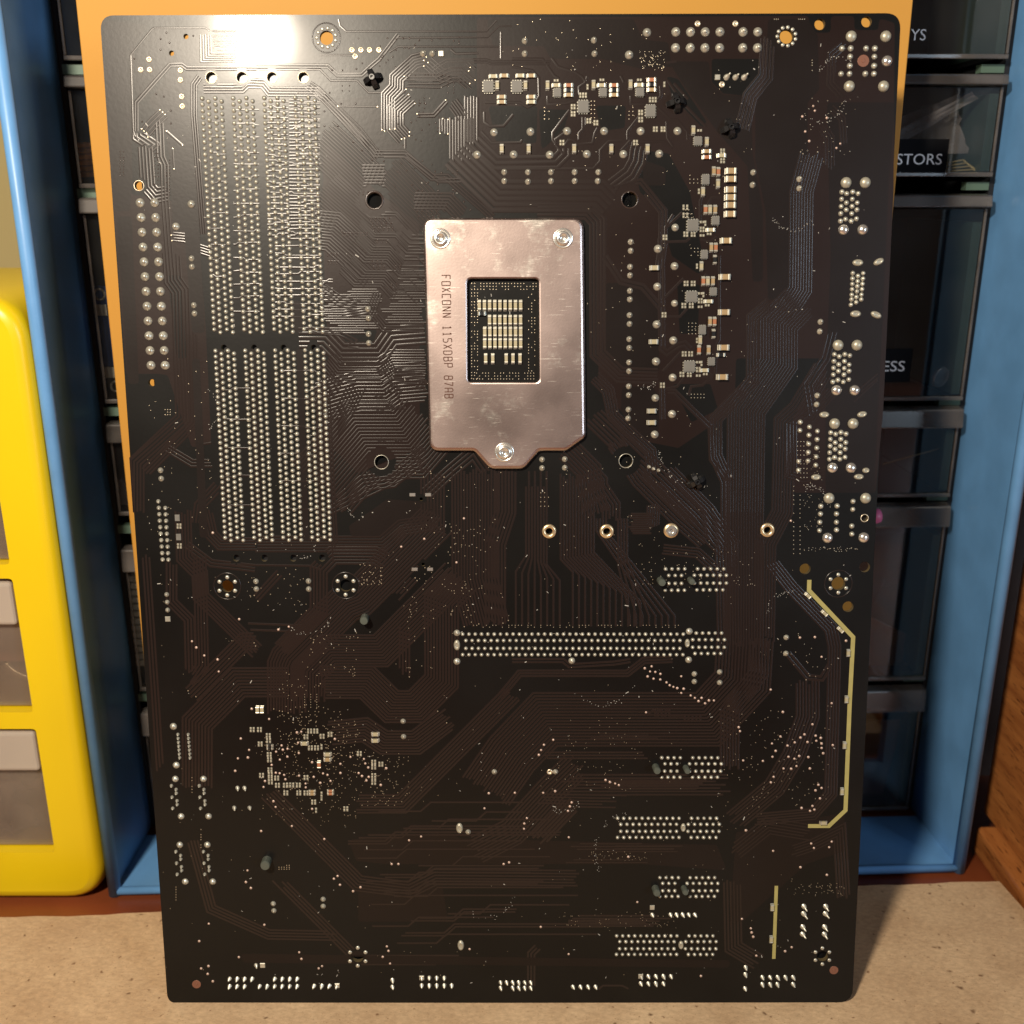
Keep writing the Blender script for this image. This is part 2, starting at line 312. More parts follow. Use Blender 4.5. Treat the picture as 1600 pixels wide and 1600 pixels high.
# ================================================================== SETTING
DZ = -8.0
mb = MB(); mb.box(-900, -900, DZ - 30, 900, 500, DZ); link('desk', mesh(mb.v, mb.f, mb.m, M['desk'], False, 'desk'), None, 'structure')
mb = MB(); mb.box(-1500, 520, -800, 1500, 560, 1200); link('wall', mesh(mb.v, mb.f, mb.m, M['wall'], False, 'wall'), None, 'structure')
# raw fibreboard sheet
def onz(x, y, z): return hit(x, y, Vector((0, 0, z)), Vector((0, 0, 1)))
bl = onz(-60, 1436, 0); br = onz(1561, 1376.5, 0); fr_ = onz(1604, 1425, 0)
edge = []
for i in range(61):
    t = i / 60; p = bl.lerp(br, t); edge.append((p.x, p.y + random.uniform(-0.35, 0.35) + 0.5 * math.sin(i * 0.7) * math.sin(i * 0.23)))
outer = [(-330, -240), (196, -240), (fr_.x, fr_.y)] + edge[::-1]
mb = MB(); plate(mb, outer, [], DZ + 0.05, 0); o = mb.build('fibreboard_sheet', M['mdf'])
tag(o, 'raw tan fibreboard sheet lying flat on the desk under the circuit board', 'board')

# ================================================================== CIRCUIT BOARD
pcb = empty('motherboard', mtx=BM)
tag(pcb, 'black computer motherboard standing upright with its soldered back facing out', 'motherboard')
EDGES = [(156, 24), (1408, 20.5), (1331.5, 1566), (262, 1568)]
outl = rounded([L(*p) for p in EDGES], [4.0, 4.4, 4.6, 3.6], 7)
HOLES = [(510, 59, 10.5), (1229, 57, 10.5), (1281, 38, 8.2), (1354, 34, 8), (585, 313, 11.5), (984, 312, 11.5), (596, 722, 10.2), (978, 720, 10.2),
         (858, 830, 5.4), (948, 830, 5.4), (1199, 828, 6), (355, 916, 9.5), (540, 915, 9.5), (559, 1495, 9), (1310, 912, 10.5), (1258, 889, 8.4), (1351, 886, 8.3), (1325, 948, 8.4),
         (330, 121, 8), (378, 121, 8), (425, 121, 7.6), (474, 121, 7.6), (369, 872, 5.5), (413, 872, 5.5), (458, 872, 5.5), (503, 872, 5.5),
         (350, 543, 4.5), (397, 543, 4.5), (443, 543, 4.5), (490, 543, 4.5), (217, 290, 6.8), (237, 598, 5.5), (268, 83, 4), (290.5, 57, 4), (1351, 809.5, 5), (658, 780, 2.8), (661, 882, 2.8), (1285, 1494, 8.5)]
hl = []
for x, y, r in HOLES:
    c = L(x, y); hl.append(circ(c[0], c[1], r * pxmm(y), 24))
mb = MB(); plate(mb, outl, hl, -1.6, 0, mi_top=0, mi_side=1)
mb.build('circuit_board', [M['mask'], M['edge']], pcb)

# ---------------- connectors and added blocks on the hidden face of the board
def front(name, x0, y0, x1, y1, dp, m_='black'):
    mb = MB(); mb.box(x0, y0, -1.62 - dp, x1, y1, -1.62); return bevel(mb.build(name, M[m_], pcb), .5)
for k in range(4): front('memory_slot', -86.4 + 8.83 * k, HB - 8, -78.9 + 8.83 * k, HB + 141, 9)
front('power_connector', -104.6, HB + 44, -94, HB + 110, 13); front('data_port', -111, HB - 138, -94, HB - 62, 12); front('header_block', -111, HB - 40, -100, HB - 2, 26)  # block over the header is added deep, unseen, to keep light off the sheet
front('port_block', 84, HB - 1, 112.5, HB + 146, 27); front('socket_frame', -22, HB + 40, 20, HB + 94, 6); front('power_heatsink', 40, HB + 35, 62, HB + 118, 26); front('power_heatsink', -20, HB + 100, 38, HB + 120, 26); front('chipset_heatsink', -80, HB - 110, -35, HB - 62, 9)
for y_, x_ in ((905, -50), (1005.5, -20), (1199, 40), (1293, 26), (1386, 40), (1476.5, 26)): q_ = L(1045, y_); front('expansion_slot', q_[0] - (63 if y_ == 1005.5 else 18 if y_ in (1293, 1476.5) else 6), q_[1] - 3.6, q_[0] + 18, q_[1] + 3.6, 11)
for x_, y_, r_ in ((585, 313, 5), (984, 312, 5), (596, 722, 5), (978, 720, 5), (540, 915, 4), (559, 1495, 4), (1285, 1494, 4), (858, 830, 3), (948, 830, 3), (1199, 828, 3), (661, 882, 1.5), (658, 780, 1.5)):
    q_ = L(x_, y_); mb = MB(); mb.lathe(q_[0], q_[1], -9, [(r_, 0), (r_, 7.38)], 16); mb.build('spacer', M['void'], pcb)  # dark plugs added behind the holes so they look black
# ---------------- copper pours (large brown areas under the mask) and traces
POURS = [
 [(163, 32), (233, 38), (203, 84), (206, 196), (207, 285), (203, 330), (178, 330), (168, 200)],
 [(182, 338), (206, 338), (217, 600), (200, 600)],
 [(241, 45), (320, 45), (328, 50), (400, 50), (484, 30), (485, 80), (500, 86), (540, 86), (512, 101), (285, 99), (262, 99), (212, 156), (209, 86)],
 [(232, 158), (264, 112), (310, 112), (300, 135), (300, 180), (312, 360), (270, 362), (265, 250), (258, 200)],
 [(500, 160), (570, 150), (590, 150), (597, 208), (615, 222), (628, 226), (640, 240), (600, 240), (560, 205)],
 [(1045, 96), (1108, 96), (1110, 128), (1130, 148), (1160, 150), (1174, 170), (1176, 240), (1192, 330), (1192, 440), (1176, 440), (1168, 260), (1120, 205), (1066, 130)],
 [(1200, 30), (1262, 30), (1278, 56), (1280, 140), (1262, 160), (1262, 240), (1240, 300), (1238, 460), (1200, 470), (1196, 330), (1180, 250), (1180, 170), (1196, 120)],
 [(760, 30), (990, 30), (1004, 62), (1044, 66), (1048, 95), (1060, 104), (1000, 107), (940, 92), (860, 92), (850, 72), (770, 72)],
 [(946, 442), (1000, 442), (1030, 475), (1030, 580), (976, 586), (942, 550)],
 [(972, 604), (1020, 604), (1030, 620), (1030, 670), (1010, 690), (980, 660), (970, 640)],
 [(1292, 160), (1398, 160), (1388, 300), (1380, 480), (1372, 640), (1366, 770), (1290, 770), (1290, 600), (1298, 400)],
 [(1140, 800), (1192, 800), (1186, 1080), (1150, 1080), (1138, 1000)],
 [(545, 822), (605, 780), (680, 785), (690, 800), (665, 818), (628, 818), (606, 838), (548, 838)],
 [(545, 1312), (700, 1300), (720, 1310), (1120, 1320), (1136, 1360), (1000, 1350), (600, 1350), (556, 1345)],
 [(560, 1388), (600, 1376), (690, 1378), (700, 1440), (560, 1440)],
 [(515, 110), (560, 108), (566, 120), (530, 120)],
 [(318, 150), (330, 150), (347, 520), (333, 520)], [(364, 150), (374, 150), (389, 520), (378, 520)], [(455, 470), (470, 470), (474, 520), (460, 520)],
 [(338, 545), (346, 545), (357, 845), (349, 845)], [(388, 545), (400, 545), (411, 845), (400, 845)], [(463, 545), (473, 545), (483, 845), (473, 845)],
 [(1150, 1300), (1320, 1270), (1318, 1330), (1260, 1350), (1160, 1440), (1140, 1440)],
 [(1005, 250), (1040, 262), (1040, 290), (1005, 290)], [(375, 1490), (1140, 1500), (1140, 1512), (380, 1504)],
 [(300, 560), (312, 560), (325, 840), (312, 840)], [(288, 360), (312, 360), (320, 520), (300, 520)],
 [(640, 90), (740, 90), (745, 140), (716, 120), (690, 118), (672, 130), (640, 125)],
]
# wide upper copper pours with cut-outs; reflected red-brown sheen is put into their colour
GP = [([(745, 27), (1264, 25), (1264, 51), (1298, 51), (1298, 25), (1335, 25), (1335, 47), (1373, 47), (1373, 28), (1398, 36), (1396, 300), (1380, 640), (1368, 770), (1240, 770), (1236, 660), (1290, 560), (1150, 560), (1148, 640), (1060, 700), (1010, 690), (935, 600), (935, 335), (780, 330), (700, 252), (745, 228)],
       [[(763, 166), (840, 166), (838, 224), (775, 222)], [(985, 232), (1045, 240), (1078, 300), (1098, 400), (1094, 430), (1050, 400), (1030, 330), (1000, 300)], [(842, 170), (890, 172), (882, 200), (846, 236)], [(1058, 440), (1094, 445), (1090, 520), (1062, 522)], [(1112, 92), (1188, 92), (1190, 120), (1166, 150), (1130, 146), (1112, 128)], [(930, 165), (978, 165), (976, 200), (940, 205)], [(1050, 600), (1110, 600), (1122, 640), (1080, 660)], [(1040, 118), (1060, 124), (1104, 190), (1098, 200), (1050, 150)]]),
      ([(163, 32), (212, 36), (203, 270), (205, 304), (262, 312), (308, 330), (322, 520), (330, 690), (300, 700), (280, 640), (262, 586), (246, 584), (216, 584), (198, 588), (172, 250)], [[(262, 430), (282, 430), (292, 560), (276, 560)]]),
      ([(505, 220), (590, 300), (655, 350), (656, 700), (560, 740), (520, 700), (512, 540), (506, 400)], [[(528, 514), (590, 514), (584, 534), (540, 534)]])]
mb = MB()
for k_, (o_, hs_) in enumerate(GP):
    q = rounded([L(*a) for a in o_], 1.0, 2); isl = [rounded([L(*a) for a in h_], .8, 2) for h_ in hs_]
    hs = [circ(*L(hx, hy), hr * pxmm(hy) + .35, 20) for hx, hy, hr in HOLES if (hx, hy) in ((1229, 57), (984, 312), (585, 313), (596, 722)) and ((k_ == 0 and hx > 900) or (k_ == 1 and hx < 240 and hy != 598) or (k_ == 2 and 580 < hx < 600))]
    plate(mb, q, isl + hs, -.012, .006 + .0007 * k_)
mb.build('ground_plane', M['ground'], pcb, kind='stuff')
mb = MB()
for i, p in enumerate(POURS):
    q = rounded([L(*a) for a in p], 1.0, 2)
    z = 0.010 + 0.0008 * i
    n = len(q); c = (sum(a[0] for a in q) / n, sum(a[1] for a in q) / n)
    def inside(c_, pl):
        k = False
        for a_, b_ in zip(pl, pl[1:] + pl[:1]):
            if (a_[1] > c_[1]) != (b_[1] > c_[1]) and c_[0] < (b_[0] - a_[0]) * (c_[1] - a_[1]) / (b_[1] - a_[1]) + a_[0]: k = not k
        return k
    hs = [circ(*L(hx, hy), hr * pxmm(hy) + .35, 20) for hx, hy, hr in HOLES if inside(L(hx, hy), q)]
    plate(mb, q, hs, -0.01, z)
mb.build('copper_pour', M['copper'], pcb, kind='stuff')

TR = MB(); VIA = MB(); TENT = MB(); nb = [0]
HM = [(L(x, y), r * pxmm(y) + (2.4 if r > 9 else 1.0)) for x, y, r in HOLES]
def cut(pts):                       # keep traces inside the board and clear of the holes
    pts = [(min(max(a, -112.4), 110.9), min(max(b, .8), 304)) for a, b in pts]
    out = []; cur = []
    for i in range(len(pts) - 1):
        p = Vector(pts[i]); q = Vector(pts[i + 1]); ln = (q - p).length
        if ln < 1e-4: continue
        iv = []
        for c_, r_ in HM:
            c_ = Vector(c_); d = (q - p) / ln; t = (c_ - p).dot(d); h2 = (p + d * t - c_).length_squared
            if h2 < r_ * r_:
                k = math.sqrt(r_ * r_ - h2)
                if t + k > 0 and t - k < ln: iv.append((max(0, t - k), min(ln, t + k)))
        if not iv:
            if not cur: cur = [tuple(p)]
            cur.append(tuple(q)); continue
        iv.sort(); t = 0; d = (q - p) / ln
        for a_, b_ in iv:
            if a_ > t + .05:
                if not cur: cur = [tuple(p + d * t)]
                cur.append(tuple(p + d * a_))
            if len(cur) > 1: out.append(cur)
            cur = []; t = max(t, b_)
        if t < ln - .05: cur = [tuple(p + d * t), tuple(q)]
    if len(cur) > 1: out.append(cur)
    return out
def ribbon(pts, wd, h, b=0.15):
    n = len(pts); P = [Vector(p) for p in pts]; e = min(.05, wd * .2)
    prof = ((-(wd / 2 + b), -.006), (-(wd / 2 + b * .35), h * .62), (-wd / 2 + e, h), (wd / 2 - e, h), (wd / 2 + b * .35, h * .62), (wd / 2 + b, -.006)); K = len(prof)
    rows = []
    for i in range(n):
        d0 = (P[i] - P[i - 1]).normalized() if i else (P[1] - P[0]).normalized()
        d1 = (P[i + 1] - P[i]).normalized() if i < n - 1 else d0
        nn = Vector((-(d0 + d1).y, (d0 + d1).x))
        if nn.length < 1e-6: nn = Vector((-d0.y, d0.x))
        nn.normalize(); k = 1 / max(0.5, nn.dot(Vector((-d0.y, d0.x))))
        for s, z in prof:
            q = P[i] + nn * (s * k); rows.append((q.x, q.y, z))
    TR.poly(rows, [(K * i + k, K * i + K + k, K * i + K + 1 + k, K * i + 1 + k) for i in range(n - 1) for k in range(K - 1)])
def via(x, y, r=0.2, h=0.07, mb=None): (mb or VIA).lathe(x, y, 0, [(r, 0), (r * 0.75, h), (r * 0.2, h * 1.15)], 6)
def B(n, p, w, pts, jit=0.0, v=0.0, side=0):
    """n parallel traces, p px apart, w px wide, along the polyline pts (px)"""
    nb[0] += 1
    yy = sum(q[1] for q in pts) / len(pts); u = pxmm(yy)
    P = [Vector(L(*q)) for q in pts]; m = len(P)
    for i in range(n):
        off = (i - (n - 1) / 2) * p * u
        out = []
        for k in range(m):
            d0 = (P[k] - P[k - 1]).normalized() if k else (P[1] - P[0]).normalized()
            d1 = (P[k + 1] - P[k]).normalized() if k < m - 1 else (P[k] - P[k - 1]).normalized()
            n0 = Vector((-d0.y, d0.x)); n1 = Vector((-d1.y, d1.x)); nn = (n0 + n1)
            nn = nn.normalized() if nn.length > 1e-6 else n0
            q = P[k] + nn * (off / max(0.35, nn.dot(n0)))
            if jit and k == 0: q = q - d1 * random.uniform(-jit, jit) * u
            if jit and k == m - 1: q = q + d0 * random.uniform(-jit, jit) * u
            out.append((q.x, q.y))
        for pc in cut(out): ribbon(pc, w * u * .95, 0.026 + 0.0003 * (nb[0] % 40) + 0.00001 * i)
        if v:
            if random.random() < v: via(*out[0])
            if random.random() < v: via(*out[-1])
def sq(x0, x1, ys, w=1.6, z=3):     # little zig-zag links between pin columns
    for y in ys:
        a = random.uniform(-1, 1); k = random.choice((0, z, -z)); xm = random.uniform(x0 + 4, x1 - 4)
        B(1, 0, w, [(x0, y), (xm - 2, y + a), (xm + 2, y + a + k), (x1, y + a + k + random.uniform(-.5, .5))])
# --- top left
B(2, 4, 2, [(400, 107), (292, 107), (284, 101), (266, 101), (213, 160), (213, 205)])
B(1, 0, 1.6, [(204, 86), (208, 205), (211, 213), (217, 220)])
B(1, 0, 1.4, [(204, 86), (236, 47), (240, 43.5), (321, 43.5), (328, 49)])
B(4, 5.5, 2.2, [(216, 208), (216, 213), (236, 226), (232, 230)], 1)
B(5, 5, 2, [(227, 230), (231, 292), (243, 306), (262, 302)], 2)
B(4, 5, 2, [(255, 178), (240, 192), (226, 208)], 2, .6); B(3, 5, 2, [(249, 190), (251, 245), (257, 258), (258, 310), (266, 420)], 2)
B(1, 0, 3, [(260, 205), (285, 227)], 0, 1); B(1, 0, 2, [(270, 232), (272, 264)], 0, 1)
for i in range(5): B(1, 0, 1.6, [(313 + 4 * i, 54), (313.5 + 4 * i, 97 - 3.4 * i), (368, 97 - 3.4 * i)])
B(7, 3.6, 1.6, [(333, 60), (368, 60)], 3); B(4, 4, 1.6, [(340, 80), (372, 80), (376, 90)], 4)
B(1, 0, 1.8, [(290, 108.5), (500, 108.5), (517, 126), (558, 126), (576, 145), (598, 145)])
B(2, 4, 1.8, [(400, 103), (512, 103), (527, 117), (565, 117), (580, 103), (592, 93), (622, 54)])
B(1, 0, 1.6, [(500, 86), (548, 86), (558, 92)]); B(1, 0, 2, [(529, 28), (531, 40), (540, 48)])
B(1, 0, 1.6, [(540, 49), (760, 49), (776, 32)]); B(1, 0, 1.6, [(622, 59), (660, 59), (762, 58), (780, 41), (800, 41)])
B(1, 0, 1.6, [(608, 82), (622, 73), (640, 73), (780, 73)]); B(1, 0, 2.4, [(704, 77), (712, 84), (748, 83)]); B(1, 0, 2, [(783, 50), (783, 91)])
B(2, 4, 2, [(676, 109), (686, 102), (698, 95), (760, 95), (768, 98), (860, 98)]); B(2, 4, 2, [(730, 98), (742, 109)])
B(4, 4, 2, [(318, 138), (378, 138), (386, 130), (412, 131), (421, 143), (494, 143), (504, 152)]); B(3, 3.6, 2, [(312, 120), (303, 132), (303, 180), (318, 366)]); B(2, 4, 1.8, [(318, 118), (330, 134), (365, 134)])
B(4, 4, 1.8, [(480, 132), (497, 143), (506, 152), (560, 205), (592, 246)]); B(3, 4.2, 2, [(504, 152), (586, 240), (632, 240), (675, 277), (698, 277), (770, 340)])
B(2, 5, 2, [(600, 243), (636, 243), (685, 282), (720, 282)]); B(1, 0, 1.6, [(528, 166), (590, 167)], 0, 1)
B(6, 4, 2.2, [(607, 205), (607, 150), (620, 137), (620, 122), (648, 96), (664, 92)], 4, .5)
B(7, 4, 2, [(640, 152), (618, 172), (618, 200), (632, 216)], 4, .4); B(5, 4.5, 2, [(668, 97), (690, 117), (718, 117), (736, 132)], 4, .3)
B(5, 5, 2, [(637, 125), (685, 126), (706, 116), (730, 116)], 6, .3); B(2, 4, 2.4, [(652, 180), (678, 180), (698, 158)], 0, .7)
B(9, 4.4, 3, [(722, 184), (722, 250)], 3); B(5, 4.6, 3.4, [(737, 152), (737, 222)], 2); B(5, 4, 2, [(707, 160), (716, 172), (724, 184)], 3); B(4, 4, 2, [(694, 186), (694, 208)], 5, .6)
B(1, 0, 3.2, [(692, 187), (692, 196)]); B(1, 0, 2.4, [(633, 216), (633, 232)])
B(6, 8.6, 6.2, [(712, 240), (778, 306), (935, 306), (952, 322)])
B(3, 8, 5, [(742, 220), (775, 254), (868, 254), (882, 240), (882, 232)]); B(1, 0, 3, [(735, 226), (776, 264), (927, 264), (938, 252), (938, 235), (951, 221), (972, 220)])
B(4, 7.2, 4.8, [(960, 291), (985, 272), (996, 252), (998, 236), (1000, 228)], 4)
B(4, 7.5, 5, [(955, 322), (965, 330), (936, 340), (937, 430)]) if False else None
B(5, 5.4, 3.4, [(840, 330), (918, 330), (934, 346), (934, 552), (968, 586), (1028, 588)], 1); B(5, 4.2, 2, [(930, 590), (950, 610), (958, 650), (980, 672), (1016, 706), (1020, 740)], 2)
B(3, 5, 3, [(960, 297), (985, 290), (1000, 286), (1036, 330), (1036, 380), (1030, 420)])
B(2, 6, 3.4, [(1033, 372), (1034, 470), (1034, 545), (1042, 552), (1060, 540), (1070, 537), (1078, 546)])
B(2, 6, 4, [(945, 400), (970, 440), (1004, 448), (1033, 482), (1034, 540)]); B(2, 5, 3, [(1034, 596), (1035, 655)]); B(2, 5, 3, [(1043, 612), (1054, 612), (1110, 668), (1112, 718), (1135, 748), (1136, 1000)])
B(5, 7, 3.6, [(467, 528), (508, 528), (532, 553), (593, 553), (612, 526), (664, 522)])
# VRM single traces
for t in ([(757, 175), (757, 190), (765, 197), (787, 197), (802, 179)], [(752, 205), (768, 223), (813, 223), (816, 219)], [(842, 120), (843, 150), (836, 162), (824, 168), (812, 160), (770, 160), (758, 160)],
          [(856, 150), (856, 162), (884, 162), (898, 158)], [(890, 172), (864, 207), (864, 218), (870, 228), (880, 240)], [(886, 205), (868, 218), (868, 226)], [(911, 183), (911, 202), (905, 208), (905, 218)], [(916, 183), (916, 195)],
          [(882, 228), (888, 219), (896, 219), (902, 225), (926, 224), (930, 207), (934, 200)], [(986, 150), (986, 162), (1010, 163)], [(1002, 178), (981, 205), (981, 218)], [(1027, 167), (1048, 187), (1058, 187), (1074, 205), (1075, 218)],
          [(1032, 134), (1033, 150), (1026, 158)], [(1000, 222), (1038, 221), (1050, 232)], [(1043, 125), (1068, 162), (1103, 198)], [(1053, 130), (1075, 155)], [(1042, 190), (1043, 215), (1052, 229)], [(918, 120), (914, 130), (905, 136), (906, 148)],
          [(970, 118), (975, 128)], [(985, 220), (970, 236)], [(1052, 335), (1040, 355), (1040, 380)], [(1066, 332), (1042, 355)], [(1042, 378), (1072, 377), (1078, 372)], [(1034, 470), (1068, 435)], [(1096, 440), (1104, 428)],
          [(1040, 495), (1062, 495), (1074, 482)], [(1036, 580), (1064, 550)], [(1098, 305), (1094, 315), (1094, 345)], [(1106, 320), (1112, 309), (1128, 309)], [(1120, 370), (1108, 378), (1094, 374)], [(1092, 555), (1102, 543)], [(1040, 608), (1058, 604), (1068, 592)],
          [(1076, 618), (1080, 604), (1098, 602), (1118, 583), (1119, 540), (1124, 530), (1124, 400)], [(1088, 582), (1104, 592), (1112, 584)], [(1057, 96), (1040, 98)], [(862, 90), (872, 104), (900, 113), (910, 120), (914, 126)], [(800, 92), (848, 92), (866, 118), (874, 123)], [(800, 104), (832, 110), (843, 122)], [(812, 115), (830, 110)]):
    B(1, 0, 3, t)
# --- left of the processor
B(16, 4.4, 1.9, [(500, 218), (535, 250), (580, 293)], 4); B(9, 4.4, 2.2, [(568, 277), (602, 277)], 2); B(15, 4.6, 1.8, [(600, 268), (650, 318), (676, 345)], 5)
B(6, 4.6, 2.2, [(648, 314), (700, 314), (722, 336)], 2)
B(18, 4.2, 1.8, [(502, 300), (545, 338), (586, 376)], 4); B(14, 4.4, 1.8, [(500, 360), (520, 362), (588, 425)], 6)
for i, (y, a, b) in enumerate([(332, 577, 620), (336, 577, 618), (340, 577, 600), (366, 586, 618), (370, 585, 618), (374, 583, 604), (386, 583, 610), (390, 582, 610), (394, 580, 608), (398, 578, 607), (402, 572, 606), (406, 570, 605), (410, 568, 603), (424, 572, 604), (428, 570, 603), (432, 565, 602), (436, 560, 600), (440, 556, 598), (444, 553, 596), (448, 553, 594)]):
    B(1, 0, 2.4, [(a - 22, y - 22), (a, y), (b, y), (b + 20, y + 22)])
for i, y in enumerate([368, 374, 381, 386, 391, 396, 401, 406, 416, 421, 426, 431, 436, 448, 452, 456, 460]):
    a = 640 - (y - 380) * 0.33; B(1, 0, 2.2, [(a - 14, y - 14), (a, y), (663, y)] if i % 3 else [(a, y), (a + 18, y), (a + 36, y + 18)])
B(14, 4.2, 2, [(618, 452), (664, 452)], 14); B(10, 3.6, 2, [(510, 478), (586, 478)], 9); B(7, 3.6, 2.1, [(548, 464), (592, 464)], 5); B(9, 3.6, 2, [(516, 506), (580, 506)], 16); B(4, 5, 2, [(505, 452), (530, 470), (560, 478)], 3)
B(3, 4, 3, [(536, 492), (572, 486)], 6); B(2, 5, 2, [(480, 512), (505, 520), (530, 521), (554, 532), (548, 540), (560, 541)])
B(4, 4, 2.5, [(590, 458), (580, 485), (600, 512), (662, 512)]); B(8, 4, 1.7, [(604, 490), (664, 490)], 10)
B(10, 4, 1.9, [(512, 560), (528, 580), (594, 580), (614, 566), (664, 566)], 2); B(5, 4, 1.8, [(600, 562), (616, 590), (664, 592)], 3)
B(24, 5.1, 2.0, [(504, 762), (568, 688), (636, 688), (664, 655)], 5); B(12, 5.4, 2.0, [(500, 630), (530, 620), (560, 612), (600, 612), (616, 600), (664, 596)], 4)
B(6, 5, 2, [(486, 640), (520, 600), (524, 585)], 6); B(7, 4.4, 2, [(500, 700), (540, 640), (556, 606)], 6)
B(5, 5.6, 2, [(525, 792), (568, 755), (612, 750), (666, 705)], 4); B(3, 6, 1.6, [(500, 805), (560, 776), (640, 738), (668, 722)], 3)
for k in range(26):
    x = random.uniform(585, 655); y = random.uniform(570, 745)
    B(1, 0, 2, [(x, y), (x + 4, y), (x + 4, y + 4), (x + 8, y + 4), (x + 8, y), (x + 12, y), (x + 12, y + 4), (x + 16, y + 4)])
sq(452, 500, [150 + 5.2 * i for i in range(44)], 2.0); sq(418, 450, [158 + 8.4 * i for i in range(26)], 1.8); sq(365, 405, [172 + 21 * i for i in range(16)], 1.6); sq(330, 352, [190 + 24 * i for i in range(12)], 1.4); sq(430, 500, [385 + 11 * i for i in range(11)], 1.6)
sq(500, 520, [440 + 4 * i for i in range(14)], 2); sq(440, 500, [580 + 43 * i for i in range(6)], 1.2); sq(350, 400, [610 + 45 * i for i in range(5)], 1.3)
B(3, 4, 1.8, [(500, 605), (500, 830)], 20); B(4, 4, 1.8, [(508, 600), (520, 830)], 60)
# --- under the processor plate, middle
B(4, 6, 2.2, [(668, 770), (700, 740), (740, 706), (760, 735)], 3); B(8, 5, 2, [(676, 742), (676, 830)], 6, .3); B(16, 4.6, 1.9, [(742, 735), (742, 905), (760, 975)], 6, .2); B(7, 5, 2.2, [(790, 735), (790, 800), (774, 850), (774, 975)], 4)
B(6, 5.2, 2.1, [(900, 715), (935, 752), (935, 760), (955, 790), (955, 812)], 6); B(8, 5.2, 2.2, [(885, 700), (920, 735), (920, 752), (932, 800)], 4); B(6, 5, 2.2, [(960, 690), (1000, 750), (1060, 810), (1100, 845)], 4); B(7, 6, 2.6, [(930, 650), (990, 708), (1100, 818), (1140, 858)], 5)
for i in range(8): B(1, 0, 1.9, [(822 + 4.6 * i, 736 if i % 2 else 760), (822 + 4.6 * i, 868 + 2 * i), (806 + 9.8 * i, 893 + 2 * i), (806 + 9.8 * i, 978)])
for i in range(12):
    x = 876 + 4.7 * i; xb = 895 + 9.6 * i; B(1, 0, 1.9, [(x, 740 + 4 * (i % 3)), (x, 874 - i), (x + (xb - x), 874 - i + (xb - x) * 1.05), (xb, 979)])
for i in range(8):
    x = 966 + 4.6 * (i % 4); xb = 984 + 10 * i; y0 = 884 - 3 * (i % 4); B(1, 0, 1.9, [(x if i < 4 else 932 + 5 * (i - 4), 810), (x if i < 4 else 932 + 5 * (i - 4), y0 if i < 4 else 830), (xb, 962), (xb, 978)])
B(10, 3.4, 1.7, [(985, 818), (1020, 818)], 5) ; B(6, 3.6, 1.6, [(1020, 822), (1021, 790)], 3)
B(8, 4.6, 1.8, [(1040, 740), (1100, 800), (1135, 850), (1138, 1000)], 5); B(4, 4.6, 1.6, [(1036, 858), (1090, 864), (1130, 900)], 2)
# around the lower mounting hole
B(6, 5, 2, [(600, 876), (586, 868), (520, 868), (498, 890), (498, 955), (440, 1014)], 3); B(6, 4.6, 2, [(400, 850), (598, 850), (628, 824), (668, 818), (680, 800)], 3); B(1, 0, 2, [(340, 882), (484, 884), (500, 890)]); B(3, 5, 2, [(290, 850), (330, 880), (400, 888)], 3)
B(14, 4.5, 1.9, [(682, 813), (560, 935), (540, 943), (452, 1031), (448, 1040), (448, 1112)], 5, .1); B(12, 4.5, 1.8, [(712, 900), (595, 1017), (515, 1017), (482, 1050), (482, 1094)], 7, .1)
B(12, 4.6, 1.9, [(724, 905), (690, 940), (690, 1064), (650, 1104), (612, 1104), (573, 1066), (505, 1066)], 6, .1)
B(4, 5, 1.8, [(632, 985), (632, 1050)], 8, .3); B(4, 5, 1.8, [(648, 900), (620, 930)], 6, .4)
B(10, 5, 1.9, [(452, 1066), (372, 1066), (308, 1130), (308, 1230)], 3); B(6, 5, 1.9, [(400, 1002), (382, 1002), (366, 1018), (298, 1086)], 4, .4)
B(7, 4.8, 1.9, [(560, 1256), (628, 1256), (800, 1084)], 4); B(9, 4.6, 1.8, [(520, 1145), (570, 1140), (600, 1160), (650, 1160), (700, 1122)], 8, .2)
B(18, 5, 1.9, [(760, 1235), (800, 1178), (852, 1124), (1106, 1124), (1160, 1066), (1164, 1000)], 5); B(3, 4.4, 2, [(780, 1090), (812, 1052), (980, 1052), (1006, 1032), (1050, 1030)], 1); B(2, 5, 2, [(800, 1032), (880, 1032), (890, 1040), (960, 1036), (985, 1032)])
B(1, 0, 1.8, [(1010, 1118), (1020, 1110), (1024, 1110), (1024, 1118), (1028, 1118), (1028, 1110), (1034, 1110), (1034, 1118), (1040, 1118), (1040, 1110), (1046, 1110), (1046, 1118), (1052, 1118), (1064, 1118), (1070, 1118), (1070, 1126), (1076, 1126), (1076, 1117), (1082, 1117), (1082, 1126), (1088, 1126), (1088, 1117), (1094, 1117), (1094, 1126)])
B(10, 5, 1.9, [(740, 1330), (800, 1300), (860, 1235), (900, 1196)], 8); B(6, 5, 3, [(842, 1310), (895, 1255)], 8); B(3, 4.8, 1.8, [(850, 1180), (1010, 1180)], 6); B(7, 5.4, 1.8, [(890, 1226), (1130, 1226)], 14); B(5, 5, 1.7, [(860, 1250), (960, 1252)], 20)
for i in range(18):
    y = 1270 + 12 * i + random.uniform(-3, 3); x0 = random.uniform(540, 700); x1 = random.uniform(760, 960)
    B(random.choice((1, 1, 2)), 4.6, 1.8, [(x0, y), (x0 + 60, y), (x0 + 76, y - 14), (x1 - 20, y - 14), (x1, y - 14)], 10)
B(6, 5, 1.8, [(420, 1240), (560, 1380), (640, 1390), (680, 1370), (900, 1372)], 6); B(4, 5, 1.8, [(440, 1380), (560, 1500), (700, 1500)], 20)
